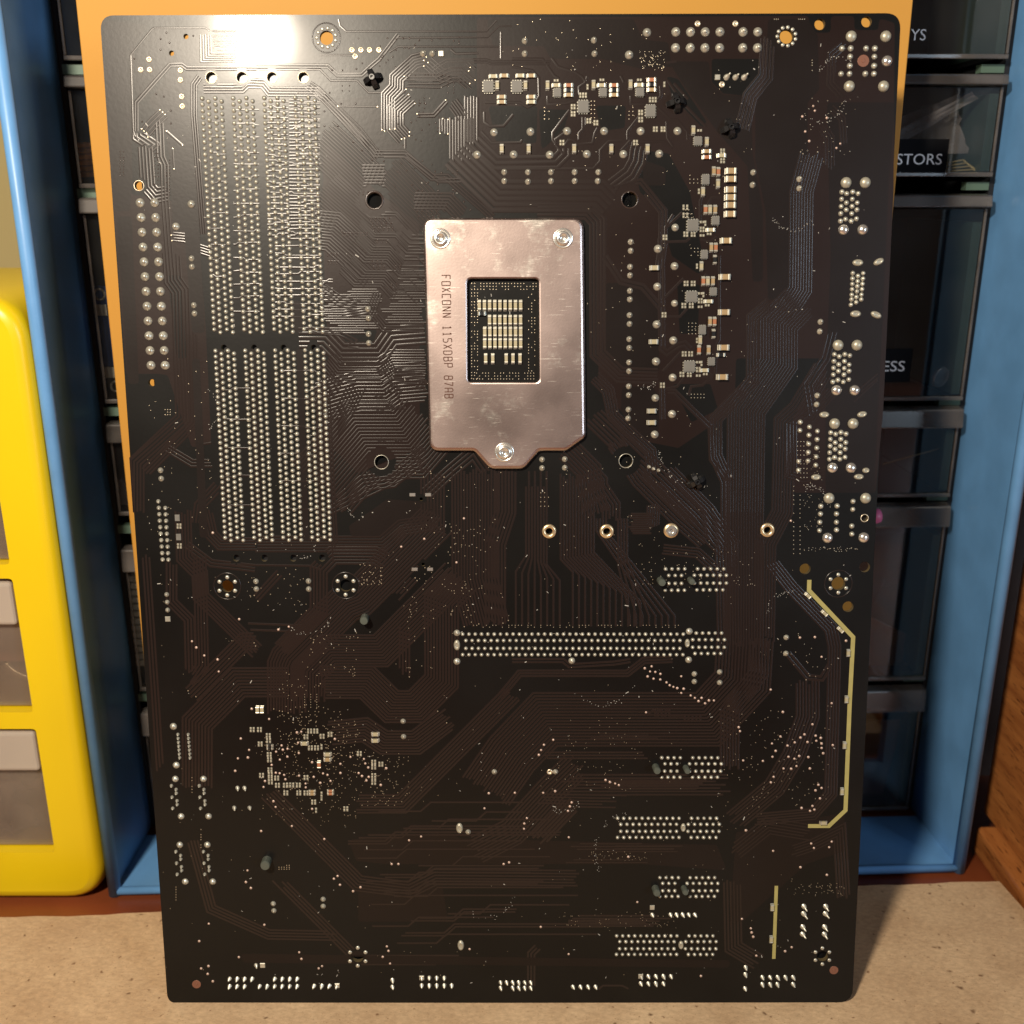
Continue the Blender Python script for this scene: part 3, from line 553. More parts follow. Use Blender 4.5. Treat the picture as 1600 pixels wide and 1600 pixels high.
B(4, 5, 1.8, [(300, 1310), (330, 1420), (420, 1460), (520, 1462)], 8); B(3, 5, 1.8, [(830, 1545), (830, 1490), (840, 1480)], 5); B(1, 0, 2, [(935, 1546), (942, 1540), (972, 1540), (982, 1545)])
# left edge and memory side
B(6, 5, 2, [(268, 398), (270, 438), (282, 455), (285, 560), (288, 655), (212, 722), (212, 800)], 3); B(4, 4.5, 2, [(300, 520), (304, 660), (230, 735)], 5); B(6, 4.6, 1.9, [(286, 800), (288, 872), (312, 896), (314, 932), (402, 1018)], 4); B(4, 5, 2, [(268, 880), (268, 940), (296, 968), (298, 1050)], 5)
B(5, 4.4, 1.8, [(322, 800), (330, 835), (344, 850), (400, 850)], 5, .3); B(4, 5, 1.8, [(308, 820), (312, 790), (340, 760)], 6); B(3, 5, 1.8, [(228, 870), (250, 1200)], 8)
B(4, 4, 1.8, [(270, 370), (290, 372), (308, 388), (330, 395)], 3, .3); B(1, 0, 2, [(311, 695), (330, 692)]); B(3, 5, 2, [(260, 700), (300, 724), (330, 724)], 3); B(5, 4.6, 1.7, [(312, 870), (316, 1040), (302, 1060)], 10); B(3, 5, 1.9, [(436, 896), (400, 935)], 3, .5); B(2, 10, 2, [(388, 979), (470, 982)], 3)
# right side
B(5, 4.4, 2, [(1204, 474), (1177, 497), (1176, 595), (1118, 655), (1118, 712), (1136, 752), (1136, 830)], 1); B(14, 4.3, 1.9, [(1250, 470), (1216, 505), (1216, 568), (1166, 640), (1164, 800), (1164, 1010)], 3); B(9, 4.2, 1.8, [(1268, 240), (1252, 300), (1250, 452), (1228, 486)], 6, .2)
B(8, 4.4, 1.8, [(1284, 580), (1248, 640), (1226, 660), (1222, 800), (1196, 850), (1194, 1000)], 6); B(5, 4, 2, [(1300, 612), (1270, 645), (1262, 655)], 2); B(4, 4.4, 1.8, [(1286, 200), (1296, 215), (1296, 260)], 5); B(3, 5, 1.8, [(1336, 620), (1372, 590)], 6)
B(5, 4.4, 2, [(1206, 880), (1236, 918), (1298, 982), (1304, 1010), (1298, 1240), (1270, 1272), (1180, 1280)], 3); B(7, 4.6, 1.8, [(1186, 1000), (1186, 1050), (1140, 1110), (1140, 1200)], 4); B(8, 4.8, 1.8, [(1150, 1280), (1210, 1230), (1240, 1180), (1262, 1120), (1262, 1060)], 10, .2); B(6, 5, 1.9, [(1150, 1330), (1200, 1290), (1262, 1300)], 8)
B(6, 5, 1.8, [(1144, 1380), (1146, 1480), (1180, 1500)], 8); B(5, 4.6, 1.8, [(1240, 1330), (1270, 1320), (1312, 1300), (1318, 1400)], 5); B(5, 5, 1.8, [(1200, 60), (1196, 120), (1172, 150), (1160, 200)], 4); B(3, 5, 2, [(1318, 70), (1300, 85), (1298, 130), (1316, 150)], 3); B(3, 4.4, 2, [(1300, 170), (1316, 186), (1318, 226)], 3)
B(4, 5, 1.7, [(1236, 660), (1236, 740), (1256, 746), (1290, 738)], 4); B(3, 6, 1.7, [(1270, 648), (1262, 600), (1290, 560), (1300, 520)], 4); B(2, 6, 3, [(1230, 1020), (1262, 1058), (1284, 1060), (1296, 1040)], 3)
for i in range(10):
    y = random.choice((1150, 1240, 1340, 1440)) + random.uniform(-18, 18); B(random.choice((2, 3, 4)), 4.6, 1.8, [(random.uniform(880, 960), y), (random.uniform(1000, 1130), y)], 12)

# ---------------- vias and specks
def spray(n, x0, y0, x1, y1, r=0.16):
    for _ in range(n):
        c = (random.uniform(x0, x1), random.uniform(y0, y1)); t = c[0] < 735 and c[1] < 320; via(*L(*c), (r + .06 * t) * random.uniform(0.8, 1.25), .07 + .04 * t, TENT if t else None)
def grid(x0, y0, nx, ny, dx, dy, r=0.17, skip=0.0):
    for i in range(nx):
        for j in range(ny):
            if random.random() >= skip: t = x0 < 735 and y0 < 320; via(*L(x0 + dx * i, y0 + dy * j), r + .06 * t, .07 + .04 * t, TENT if t else None)
def arc(n, cx, cy, r0, r1, a0, a1, r=0.15):
    for _ in range(n):
        a = R(random.uniform(a0, a1)); q = random.uniform(r0, r1); via(*L(cx + q * math.cos(a), cy + q * math.sin(a)), r)
grid(737, 443, 22, 3, 4.8, 4.6, .16, .25); grid(737, 458, 3, 30, 4.6, 4.6, .16, .3); grid(826, 460, 3, 27, 4.8, 4.6, .16, .5); grid(740, 583, 21, 3, 4.7, 4.6, .16, .25)
for k in range(8): arc(26, 490, 1190, 28 + 8 * k, 34 + 8 * k, 190, 350, .14)
grid(476, 1085, 3, 6, 9.5, 4, .14); spray(110, 440, 1175, 560, 1235, .13); spray(60, 400, 1230, 560, 1290, .12); spray(40, 560, 1180, 620, 1260, .13); spray(60, 580, 1175, 640, 1260, .12)
grid(735, 977, 66, 1, 5, 0, .15, .35); grid(735, 980, 33, 1, 10, 0, .15, .3)
spray(45, 630, 885, 680, 1050, .14); spray(35, 690, 905, 755, 975, .14); spray(45, 480, 985, 560, 1060, .14); spray(40, 560, 880, 600, 915, .15); spray(28, 700, 820, 760, 870, .14); spray(30, 440, 1050, 500, 1110, .13)
for (x, y) in [(560, 205), (546, 187)]: pass
for i in range(0): B(1, 0, 2, [(503 + 9 * i * .62, 330 + 8.6 * i * .62), (506 + 9 * i * .62, 333 + 8.6 * i * .62)]); 
def vstack(x0, y0, nx, ny, dx, dy, sk=0):
    for j in range(ny):
        for i in range(nx):
            x = x0 + dx * i + sk * j; y = y0 + dy * j; via(*L(x, y), .24, .1, TENT); via(*L(x - .6, y + 4), .2, .1, TENT); B(1, 0, 1.4, [(x, y), (x + 2.6, y + .4)])
vstack(580, 341, 5, 3, 7.2, 7.6, 2.5); vstack(652, 330, 5, 2, 7.6, 8, 2); vstack(590, 375, 3, 1, 7.4, 7); vstack(582, 408, 3, 2, 7.6, 8, 2); vstack(618, 415, 2, 1, 7.6, 8); vstack(612, 444, 2, 1, 7.6, 8); vstack(513, 396, 4, 2, 4.6, 12); vstack(536, 364, 9, 1, 4.7, 4); vstack(561, 300, 3, 1, 7, 5)
for i in range(8): via(*L(534 + 5.4 * i, 362 + 4.6 * i), .2, .1, TENT); via(*L(508 + 5.2 * i, 336 + 4.7 * i), .18, .1, TENT)
for x, y, nx, ny, dx, dy in [(535, 134, 2, 2, 11, 8), (1071, 328, 3, 3, 5, 6), (1080, 388, 3, 3, 5.3, 5.5), (1076, 505, 3, 4, 5.5, 5.5), (1080, 616, 5, 2, 5, 5.5), (1078, 274, 3, 3, 6, 6), (851, 168, 2, 4, 7, 6), (983, 168, 2, 4, 6, 6), (924, 158, 2, 5, 5, 6.5), (845, 770, 3, 4, 6, 7), (655, 153, 2, 6, 8, 4), (700, 130, 2, 4, 9, 5), (637, 118, 4, 1, 4, 4), (660, 117, 9, 1, 4.5, 0), (188, 237, 2, 9, 5, 4.6), (242, 240, 2, 10, 5, 6), (260, 250, 2, 12, 5, 5), (232, 198, 2, 3, 8, 6), (258, 640, 3, 3, 4, 4), (1124, 275, 1, 4, 1, 9), (300, 1215, 1, 6, 0, 4.6), (314, 1296, 1, 8, 0, 4), (275, 1386, 1, 6, 0, 4), (436, 1352, 5, 3, 4, 3), (1240, 760, 2, 16, 10, 7), (1246, 690, 4, 9, 5, 7), (1269, 94, 1, 6, 0, 4), (1210, 30, 4, 1, 3, 0), (1248, 30, 4, 1, 3, 0)]: grid(x, y, nx, ny, dx, dy, .16, .15)
spray(60, 1000, 80, 1040, 110, .11); spray(22, 560, 55, 720, 110, .17); spray(26, 610, 160, 700, 230, .17); spray(20, 600, 250, 720, 310, .17); spray(40, 1250, 150, 1340, 260, .11); spray(60, 1255, 700, 1285, 830, .1); spray(40, 1255, 855, 1340, 862, .11); spray(26, 1215, 970, 1300, 1060, .13); spray(70, 1200, 1100, 1300, 1260, .12); spray(50, 1240, 1380, 1320, 1400, .11); spray(70, 1120, 1100, 1200, 1300, .12)
spray(120, 860, 100, 1180, 620, .10); spray(240, 250, 850, 1250, 1530, .095); spray(80, 990, 860, 1180, 920, .12); spray(40, 880, 1120, 1000, 1180, .11); spray(40, 840, 1190, 990, 1240, .11); spray(60, 880, 1425, 1060, 1450, .10); spray(46, 920, 1330, 1010, 1345, .1); spray(90, 850, 640, 1120, 860, .12); spray(50, 400, 700, 510, 850, .06)
spray(60, 230, 560, 330, 860, .12); spray(40, 800, 30, 1040, 110, .11); spray(50, 640, 700, 800, 960, .13); spray(30, 380, 880, 480, 960, .13)
for x, y in [(507, 174), (528, 197), (552, 222), (566, 235), (582, 250), (600, 252), (622, 268), (644, 289), (660, 298), (669, 285), (685, 298), (708, 297), (725, 315), (735, 328), (680, 268), (690, 270), (684, 288), (507, 197), (515, 145), (533, 162), (556, 162), (519, 110), (535, 110), (557, 108), (632, 144), (630, 60), (640, 60), (655, 63), (675, 63), (709, 64), (649, 70), (595, 94), (632, 75), (260, 51), (251, 61), (265, 67), (251, 78), (302, 56), (210, 92), (244, 147), (256, 151), (267, 173), (222, 190), (267, 193)]: via(*L(x, y), .3, .14, TENT)
TR.build('copper_trace', M['trace'], pcb, smooth=True, kind='stuff')
VIA.build('via', M['viac'], pcb, kind='stuff'); TENT.build('covered_via', M['tent'], pcb, smooth=True, kind='stuff')

DU = MB()
for _ in range(420):
    x_, y_ = random.uniform(-108, 106), random.uniform(6, 298); a = random.uniform(0, 3.14); k = random.uniform(.05, .13) * random.choice((1, 1, 1, 1.6)); ln = k * random.choice((1, 1, 1.5, 3))
    DU.box(x_ - ln, y_ - k * .6, .0, x_ + ln, y_ + k * .6, .05)
    c_, s_ = math.cos(a), math.sin(a); DU.v[-8:] = [(x_ + (p - x_) * c_ - (q_ - y_) * s_, y_ + (p - x_) * s_ + (q_ - y_) * c_, z_ + .05) for p, q_, z_ in DU.v[-8:]]
for cx, cy, r_, a0_, n_ in ((1010, 590, 16, 20, 22), (560, 795, 14, 60, 14), (1310, 120, 30, 200, 26), (1280, 150, 40, 10, 26), (1265, 790, 30, 250, 30), (1240, 320, 40, 40, 28), (1235, 960, 36, 180, 26), (1090, 700, 60, 70, 36), (880, 1240, 28, 30, 24), (990, 1330, 60, 150, 36), (760, 1390, 44, 10, 20), (480, 950, 40, 20, 30), (300, 640, 40, 300, 20), (470, 850, 22, 0, 14), (940, 1040, 60, 30, 24)):
    for i in range(n_):
        a = R(a0_ + random.uniform(0, 110)); q_ = L(cx + r_ * math.cos(a) + random.gauss(0, 2), cy + r_ * math.sin(a) + random.gauss(0, 2)); k = random.uniform(.05, .11); DU.box(q_[0] - k, q_[1] - k, .05, q_[0] + k, q_[1] + k, .1)
DU.build('dust', M['dust'], pcb, kind='stuff')
# ---------------- test points
TP = [(90,183),(270,290),(560,430),(605,422),(572,537),(62,612),(48,690),(400,565),(413,610),(462,600),(343,630),(460,682),(382,713),(580,645),(297,768),(340,850),(380,855),(427,872),(440,918),(582,880),(735,893),(227,936),(212,998),(650,962),(652,1002),(803,955),(718,740),(832,857),(878,872),(910,935),(955,498),(1013,757),(1013,852),(1118,685),(1258,706),(1272,753),(1303,795),(1203,853),(1238,884),(1308,893),(1283,930),(1433,977),(1490,803),(315,1146),(338,1206),(718,1226),(507,1405),(187,1457),(845,1540)]
PTS = [(380 + a / 6.667, 1080 + b / 6.667) for a, b in TP]
def q4(bx, by, s): return [(bx + a / 4, by + b / 4) for a, b in s]
PTS += q4(400, 1200, [(957,452),(1032,428),(848,600),(890,600),(510,675),(487,692),(525,730),(607,770),(653,745),(52,980),(270,1152),(284,1193),(413,1238),(392,1252),(818,1115),(828,1143),(792,1180),(838,1222),(1548,600),(1582,590),(1455,158),(1428,252),(1325,400),(1335,1132)])
PTS += q4(800, 1200, [(18,155),(195,155),(270,145),(373,215),(362,240),(350,268),(93,313),(77,347),(75,380),(355,433),(727,555),(783,838),(180,993),(354,1163),(585,75),(612,88),(645,97),(668,107),(1462,390),(1437,943),(1493,1002),(1498,1028),(1508,1055),(1527,1173),(1181,1300)])
PTS += q4(800, 800, [(830,977),(873,965),(863,997),(896,1000),(928,1012),(848,1028),(885,1042),(927,1047),(966,1065),(986,1083),(1009,1093),(1033,1101),(1073,1105),(1058,1027),(1058,1131),(1117,1147),(1143,1162),(1185,1162),(1166,1182),(1207,1196),(1231,1178),(1262,1178),(838,1252),(258,1424),(200,1455),(182,1488),(168,1518),(1417,1345),(1425,1370),(1445,1553),(1568,1556)])
PTS += q4(1200, 800, [(143,55),(200,785),(293,782),(488,805),(335,905),(398,1195),(17,1110),(93,1250),(278,1327),(228,1390),(203,1410),(167,1440),(78,1403),(247,1438),(298,1398),(330,1412),(302,1430),(335,1447),(335,1475),(345,1508),(405,1457),(122,1460),(48,1493),(25,1447),(28,1530),(128,1530),(195,1525),(165,1542),(252,1532),(178,1588)])
PTS += q4(1200, 1200, [(35,55),(18,90),(315,105),(335,125),(297,140),(325,190),(278,237),(290,260),(263,268),(210,250),(270,472),(287,500),(398,460),(382,495),(203,620),(368,668),(32,518),(148,1120),(107,1145),(145,5),(97,3),(262,3)])
PTS += q4(0, 800, [(1200,808),(1227,847),(1277,897),(1360,922),(1367,997),(1495,670),(1330,130),(1573,1230),(1505,1416),(1557,1487),(1487,1540),(1550,1535)]) + q4(400, 800, [(140,735),(205,717),(908,217),(1052,168),(1300,40),(1253,315)])
PTS += q4(0, 1200, [(1470,18),(1305,973),(1245,1082),(1493,1182),(1257,1253),(1303,1238),(1298,1287),(1330,1333),(1547,640),(1537,713),(1568,750)]) + q4(1200, 0, [(283,663),(293,692),(215,728),(368,737),(233,822),(258,882),(452,898),(428,925)])
mb = MB()
for x, y in PTS:
    c = L(x, y); r = 2.15 * pxmm(y) * random.uniform(.85, 1.05); mb.lathe(c[0], c[1], 0, [(r, 0), (r * .92, .1), (r * .6, .22), (r * .15, .27)], 10)
mb.build('test_point', M['pink'], pcb, smooth=True, kind='stuff')

# ---------------- connector pins (many, small): one part per connector
def pinprof(r): return [(r, 0), (r * .93, r * .28), (r * .72, r * .62), (r * .42, r * .88), (r * .15, r * .97)]
def pins(name, pts, r, mat_='solder', label=None, lean=0.12):
    mb = MB()
    for x, y in pts: mb.lathe(x, y, 0, pinprof(r * random.uniform(.95, 1.04)), 9, lean=(random.uniform(-lean, lean), random.uniform(-lean, lean)))
    o = mb.build(name, M[mat_], pcb, smooth=True, kind='stuff')
    if label: o['label'] = label
    return o
for k in range(4):
    u0 = -85.15 + 8.83 * k; pts = []
    for c, (du, dv) in enumerate(((0, 0), (1.76, .85), (3.72, 0), (5.48, .85))):
        pts += [(u0 + du, HB - (-130.6 + dv + 1.703 * i)) for i in range(39)] + [(u0 + du, HB - (-59.7 + dv + 1.703 * i)) for i in range(34)]
    pins('memory_slot_pins', pts, .66)
def seg(x0, x1, n, y): return [L(x0 + (x1 - x0) * i / (n - 1), y) for i in range(n)]
SL = [
 seg(1040, 1070, 4, 889) + seg(1090, 1131, 5, 889) + seg(1045, 1065, 3, 899.3) + seg(1085, 1135, 6, 899) + seg(1045, 1065, 3, 911.7) + seg(1085, 1135, 6, 911.2) + seg(1039.5, 1069.5, 4, 922.3) + seg(1089, 1129.5, 5, 921.8),
 seg(723, 1067.7, 36, 992 - 1.1) + seg(1088, 1127.5, 5, 989.3) + seg(728, 1062.5, 35, 1000.9) + seg(1082.5, 1132, 6, 999.6) + seg(728, 1062.3, 35, 1013.2) + seg(1082.3, 1131.8, 6, 1011.4) + seg(723, 1067, 36, 1023) + seg(1086, 1126, 5, 1021.2),
 seg(1034, 1063, 4, 1184) + seg(1082.5, 1121.5, 5, 1184) + seg(1039, 1058, 3, 1193.5) + seg(1077.5, 1127, 6, 1193.5) + seg(1038.5, 1058, 3, 1205) + seg(1077.5, 1126, 6, 1205) + seg(1034, 1062.5, 4, 1214.5) + seg(1082, 1121, 5, 1214.5),
 seg(965, 1061, 11, 1278.5) + seg(1080.5, 1119.5, 5, 1278.5) + seg(970, 1057, 10, 1288) + seg(1075.5, 1124, 6, 1288) + seg(970, 1057, 10, 1299) + seg(1075, 1123.5, 6, 1299) + seg(965, 1061, 11, 1308.5) + seg(1080, 1118.7, 5, 1308.5),
 seg(1031, 1060, 4, 1371.3) + seg(1078.3, 1116.7, 5, 1371.3) + seg(1035.5, 1054.5, 3, 1380.2) + seg(1073.7, 1121.5, 6, 1380.2) + seg(1035.5, 1054.5, 3, 1391.7) + seg(1073.5, 1121, 6, 1391.7) + seg(1031, 1059.5, 4, 1400.6) + seg(1078, 1116.2, 5, 1400.6),
 seg(963.5, 1057.7, 11, 1462.2) + seg(1076.5, 1114, 5, 1462.2) + seg(968.4, 1053.3, 10, 1471.2) + seg(1071.5, 1119, 6, 1471.2) + seg(968, 1053, 10, 1482.3) + seg(1071, 1118.5, 6, 1482.3) + seg(963.2, 1057.2, 11, 1491.2) + seg(1075.6, 1113.5, 5, 1491.2)]
for s in SL: pins('expansion_slot_pins', s, .62)
# port pins
def PP(l): return [L(*p) for p in l]
pins('port_pins', PP(q4(1200, 0, [(462,303),(517,303),(613,303),(668,303),(514,355),(665,355),(512,412),(663,412),(457,462),(510,462),(608,462),(662,462)])), .86)
pins('port_pins', PP(q4(1200, 0, [(462,1200),(492,1210),(530,1200),(563,1210),(460,1245),(527,1245),(490,1268),(558,1268),(457,1290),(525,1290),(488,1312),(556,1312),(455,1335),(523,1335),(485,1370),(553,1368),(453,1382),(520,1382)])), .76)
pins('port_pins', PP(q4(1200, 400, [(530,108),(595,108),(562,125),(528,141),(593,143),(560,158),(527,175),(591,175),(558,190),(525,208),(588,208),(556,222),(523,242),(585,242),(553,257),(522,272),(583,272),(551,290),(518,305)])), .72)
pins('port_pins', PP(q4(1200, 400, [(415,615),(445,628),(480,615),(512,623),(412,658),(478,658),(442,678),(508,680),(410,700),(477,702),(440,720),(507,720),(408,742),(475,742),(437,775),(505,772),(405,787),(471,787)])), .78)
def q8(l): return [(1220 + a / 8, 600 + b / 8) for a, b in l]
pins('port_pins', PP(q8([(623,608),(686,627),(753,605),(818,625),(620,690),(750,690),(680,733),(812,733),(617,775),(745,775),(678,815),(806,812),(612,858),(742,858),(672,918),(608,940),(738,940),(803,915)])), .80)
pins('port_pins', PP(q8([(243,477),(240,580),(358,537),(352,640),(348,750),(344,855),(340,962),(458,590),(453,693),(450,800),(444,910),(438,1015),(224,970),(220,1078)])), .80)
pins('port_pins', PP([(1282.5, 791), (1308, 790.6), (1333, 783.5), (1332.5, 796), (1282, 803), (1307, 803), (1281, 816), (1307, 816), (1280.5, 829), (1307, 828), (1331, 822), (1331, 834.5)]), .82)
# headers with clipped leads
def headers(name, pts, r=.69, lead=.85, dirx=.45, diry=-.7):
    mb = MB()
    for x, y in pts:
        c = L(x, y); mb.lathe(c[0], c[1], 0, [(r, 0), (r * .93, .22), (r * .66, .5), (r * .40, .72), (r * .34, .8), (r * .30, lead), (r * .1, lead + .06)], 9, lean=(dirx * random.uniform(.7, 1.2), diry * random.uniform(.7, 1.2)))
    return mb.build(name, M['solder'], pcb, smooth=True, kind='stuff')
headers('header_pins', [(359 + 11.7 * i, 1529) for i in range(4)] + [(359 + 11.7 * i, 1540.7) for i in range(3)], dirx=-.3)
headers('header_pins', [(429.5 + 11.7 * i, 1529) for i in range(4)] + [(406 + 11.7 * i, 1540.5) for i in range(6)], dirx=-.3)
headers('header_pins', [(491 + 12 * i, 1540) for i in range(4)], dirx=-.4); headers('header_pins', [(659 + 11.7 * i, 1527.5) for i in range(4)] + [(659 + 11.7 * i, 1539.3) for i in range(5)], dirx=.05)
headers('header_pins', [(782 + 9.4 * i, 1534.5) for i in range(6)] + [(782 + 9.4 * i, 1543) for i in range(6) if i != 1], .62); headers('header_pins', [(895 + 11.8 * i, 1541.5) for i in range(4)])
headers('header_pins', [(1001 + 11.8 * i, 1525) for i in range(5)] + [(1001 + 11.8 * i, 1536.3) for i in range(4)]); headers('header_pins', [(1203 + 12 * i, 1526.5) for i in range(4)] + [(1203, 1537.5), (1214.5, 1537.5), (1239, 1537.5)])
headers('header_pins', [(1165, 1511), (1164.5, 1522), (1164, 1544), (1191, 1526.5), (1191, 1537.5)], dirx=.3); headers('header_pins', [(1256, 1416), (1255.5, 1427.5), (1254.3, 1448), (1253.8, 1459.5), (1290, 1416), (1289.5, 1427.5), (1288.3, 1448), (1288, 1459.5)], .86, 1.35, .6, -.65)
headers('header_pins', [(1047.5 + 9.5 * i, 1428.7) for i in range(5)], .66); headers('header_pins', [(1019, 1429), (613, 1531), (613, 1541.5)])
headers('header_pins', [(371, 1231), (382, 1231), (366, 1262), (390, 1262), (400, 1508)], .7, 1.0, .5, -.5)
headers('header_pins', [(247.5 + .75 * i, 783.5 + 10.1 * i) for i in range(10)] + [(258.5 + .6 * i, 793.8 + 10.1 * i) for i in range(9)], .70, .8, .2, -.2)
headers('header_pins', [(278 + .48 * i, 1147.5 + 6.05 * i) for i in range(7)], .55, .6, .1, -.1); headers('header_pins', [(294.3 + .48 * i, 1147.5 + 6.05 * i) for i in range(7)], .55, .6, .1, -.1)
for ox, oy in ((0, 0), (43.5, 0), (7, 103), (50, 103)): headers('header_pins', [(268 + ox + a, 1227.5 + oy + b) for a, b in ((0, 0), (7.3, 6), (7.6, 11.7), (1, 18), (8.7, 23.7), (9, 29.4), (2, 35.4))], .58, .6, .1, -.1)
headers('header_pins', [(260.5, 929), (261.2, 941), (262, 953.3)], .78, .8, .1, .1); headers('header_pins', [(1135, 121), (1149, 121), (1162.5, 121)], .85, 1.3, .5, .6)
headers('header_pins', [(1014, 729.5), (1021, 732.5), (1029, 735)], .6, .7, .2, .1)
# square first pins
mb = MB()
for x, y, h in [(262.5, 967, 4), (1121, 121, 4), (1019, 1417.5, 3.6), (410.5, 1508, 3.8), (527, 1539.6, 3.6), (689, 84, 4), (659, 1527.5, 3.6), (1001, 1525, 3.6)]:
    c = L(x, y); r = h * pxmm(y); mb.box(c[0] - r, c[1] - r, -.01, c[0] + r, c[1] + r, .38, bev=.12)
mb.build('square_pin_pad', M['solder'], pcb, kind='stuff')
# paired leads of through-hole capacitors and the like (under 10 px)
PR = [(1249,280),(1249,294.5),(1177,269.5),(1176,289),(1282,503),(1281,518),(1277,618),(1276,632),(251,735),(252,748),(299.5,404),(300,417),(303,477),(304,490),(400,908.5),(400.5,920.5),(482,908),(482.5,920.5),(630,1127),(630.6,1151),(868,1206),(427,1412),(428,1423),(505,1405),(505,1416),(1085,1053),(1085,1065),(1124.5,1050),(1124.5,1066.5),(1228.5,996),(1228,1021),(847,718),(847,731.5),(882.5,717.5),(882.5,731),(575,483),(576,497.5),(576,522),(576.5,536),(661,84),(675.5,84),(820,64),(820,84),(928,63),(929,84),(772.5,1206),(731.5,1300)]
PR += [(788,269),(788,283),(825,269),(825,284),(861,269),(861,283),(898,269),(898,283),(935,269),(934,283)] + [(985.5,378),(985.5,392)] + q4(800, 400, [(738,68),(738,122),(737,218),(737,272),(735,370),(735,425),(733,520),(733,575),(732,665),(732,720),(730,815),(730,870),(728,960),(726,1015)])
headers('lead_joints', PR, .90, .95, .15, .2)
# dark small plated holes seen as rings on the top left
mb = MB()
for x, y in [(233,93),(220,109),(234,109),(282,110),(282,125),(284,151),(285,166),(550,78),(564,78),(577.5,78),(592,78),(555,88),(859,1206),(1090,37),(1149,37),(1128,132)]:
    c = L(x, y); r = 4.6 * pxmm(y); mb.lathe(c[0], c[1], 0, [(r, 0), (r * .92, .18), (r * .55, .22), (r * .42, .03)], 12)
mb.build('plated_hole_ring', M['viac'], pcb, smooth=True, kind='stuff')

# ---------------- larger single solder joints, each a part
def make_joint(lean, style):
    mb = MB()
    prof = [(1, 0), (.96, .16), (.80, .40), (.56, .62), (.40, .72), (.33, .76), (.31, 1.02), (.22, 1.09), (.06, 1.11)] if style == 0 else [(1, 0), (.96, .2), (.85, .42), (.62, .62), (.34, .74), (.1, .77)]
    mb.lathe(0, 0, 0, prof, 14, lean=lean)
    return mesh(mb.v, mb.f, mb.m, M['solder'] if style == 0 else M['cream'], True, 'solder_joint')
JM = [make_joint((random.uniform(-.14, .14), random.uniform(-.1, .14)), 0) for _ in range(4)]
DM = make_joint((0, 0), 1); BM2 = DM.copy(); BM2.materials[0] = M['bright']
def joint(x, y, r, me=None, name='solder_joint'):
    o = link(name, me or random.choice(JM), pcb); c = L(x, y); k = r * pxmm(y)
    o.location = (c[0] * S, c[1] * S, 0); o.scale = (k, k, k * random.uniform(.85, 1)); return o
for i in range(12):
    t = i / 11; joint(219 + 17 * t, 317 + 254 * t, 7); joint(242 + 16.2 * t, 317 + 254 * t, 7)
for x in (1056, 1079, 1102, 1125, 1161, 1184): joint(x, 50, 7); joint(x - .5, 75, 7)
for x, y, r in [(983,86,6.6),(1011,51,6.6),(772,207,6),(829,206,6.3),(886,205,6.2),(944,205,6.2),(1001,205,6.2),(1058.5,205,6.2),(745.5,242,6.2),(802.6,241.7,6.2),(859,242,6.2),(917,241,6.2),(974,241,6.2),(1030,240.5,6.2),
                (1054,416,6.2),(1027,448,6.2),(1054,474,5.4),(1026,507,6.3),(1052,532,6.3),(1025,565,6.4),(1051,590,6.2),(1024,622,6),(1050,647,6.3),(1023,679,6.2),(1055,355.5,5.8),(1028,389,6.4),
                (299,319,6),(275,354,6),(714,989,5.2),(714,1033.5,5.4),(1077,986.5,5.4),(1076,1031,5.4),(893.5,1032.5,5.2),
                (274,1217,5.2),(318,1217,5.2),(283,1275.5,5.2),(326,1275.5,5.2),(281,1320,5.2),(324,1320,5.2),(289.5,1377.5,5.2),(332.5,1377.5,5.2),(271,1135,5.6),(275.5,1195.5,5.4)]: joint(x, y, r)
for x, y in [(1330,57),(1384,57),(1327,135),(1380.5,135),(1322,285.5),(1352,285.5),(1309.5,539.5),(1339,539.5),(1304,662),(1333,662),(1295.4,778.5),(1352.5,778.5)]: joint(x, y, 8.5, DM)
for x, y in [(1386,95.5),(1318,359),(1348,359),(1307,610),(1335.5,610),(1300.6,731),(1329.6,731),(1293,840.5),(1349.5,840)]: joint(x, y, 8.3, BM2)
# oval shield tabs
def oval(x, y, wd, hd, rot=0, me=[None]):
    if me[0] is None:
        m_ = MB(); m_.lathe(0, 0, 0, [(1, 0), (.94, .22), (.72, .5), (.5, .62), (.44, .46), (.2, .5)], 16); me[0] = mesh(m_.v, m_.f, m_.m, M['cream'], True, 'shield_tab')
    o = link('shield_tab', me[0], pcb); c = L(x, y); u = pxmm(y); o.location = (c[0] * S, c[1] * S, 0)
    o.scale = (wd / 2 * u, hd / 2 * u, 1.1); o.rotation_euler.z = rot
for a in [(1340.5,410.5,17,10.5),(1373,409,17,10,.45),(1337,490.5,17,10.5),(1369,492,18,10,-.4),(1288,648,15.5,9.5),(1347,647.5,15.5,9.5,.2),(1275,745.6,15.5,9.2),(1342,745,15.5,9),(1353,735,11.5,8.5),(714,1008,10,17),(1074,1005,8,14),(1067.5,1293,8,14),(1064,1476.5,8,14),(718,1294,10.5,17),(720,1477,10,17)]: oval(*a)
# white pads
mb = MB()
for x, y in [(644.5,773),(669,773),(648,889.5),(672,889.5)]:
    c = L(x, y); mb.box(c[0] - .9, c[1] - .5, -.01, c[0] + .9, c[1] + .5, .2, bev=.1)
mb.build('solder_pad', M['bright'], pcb, kind='stuff')

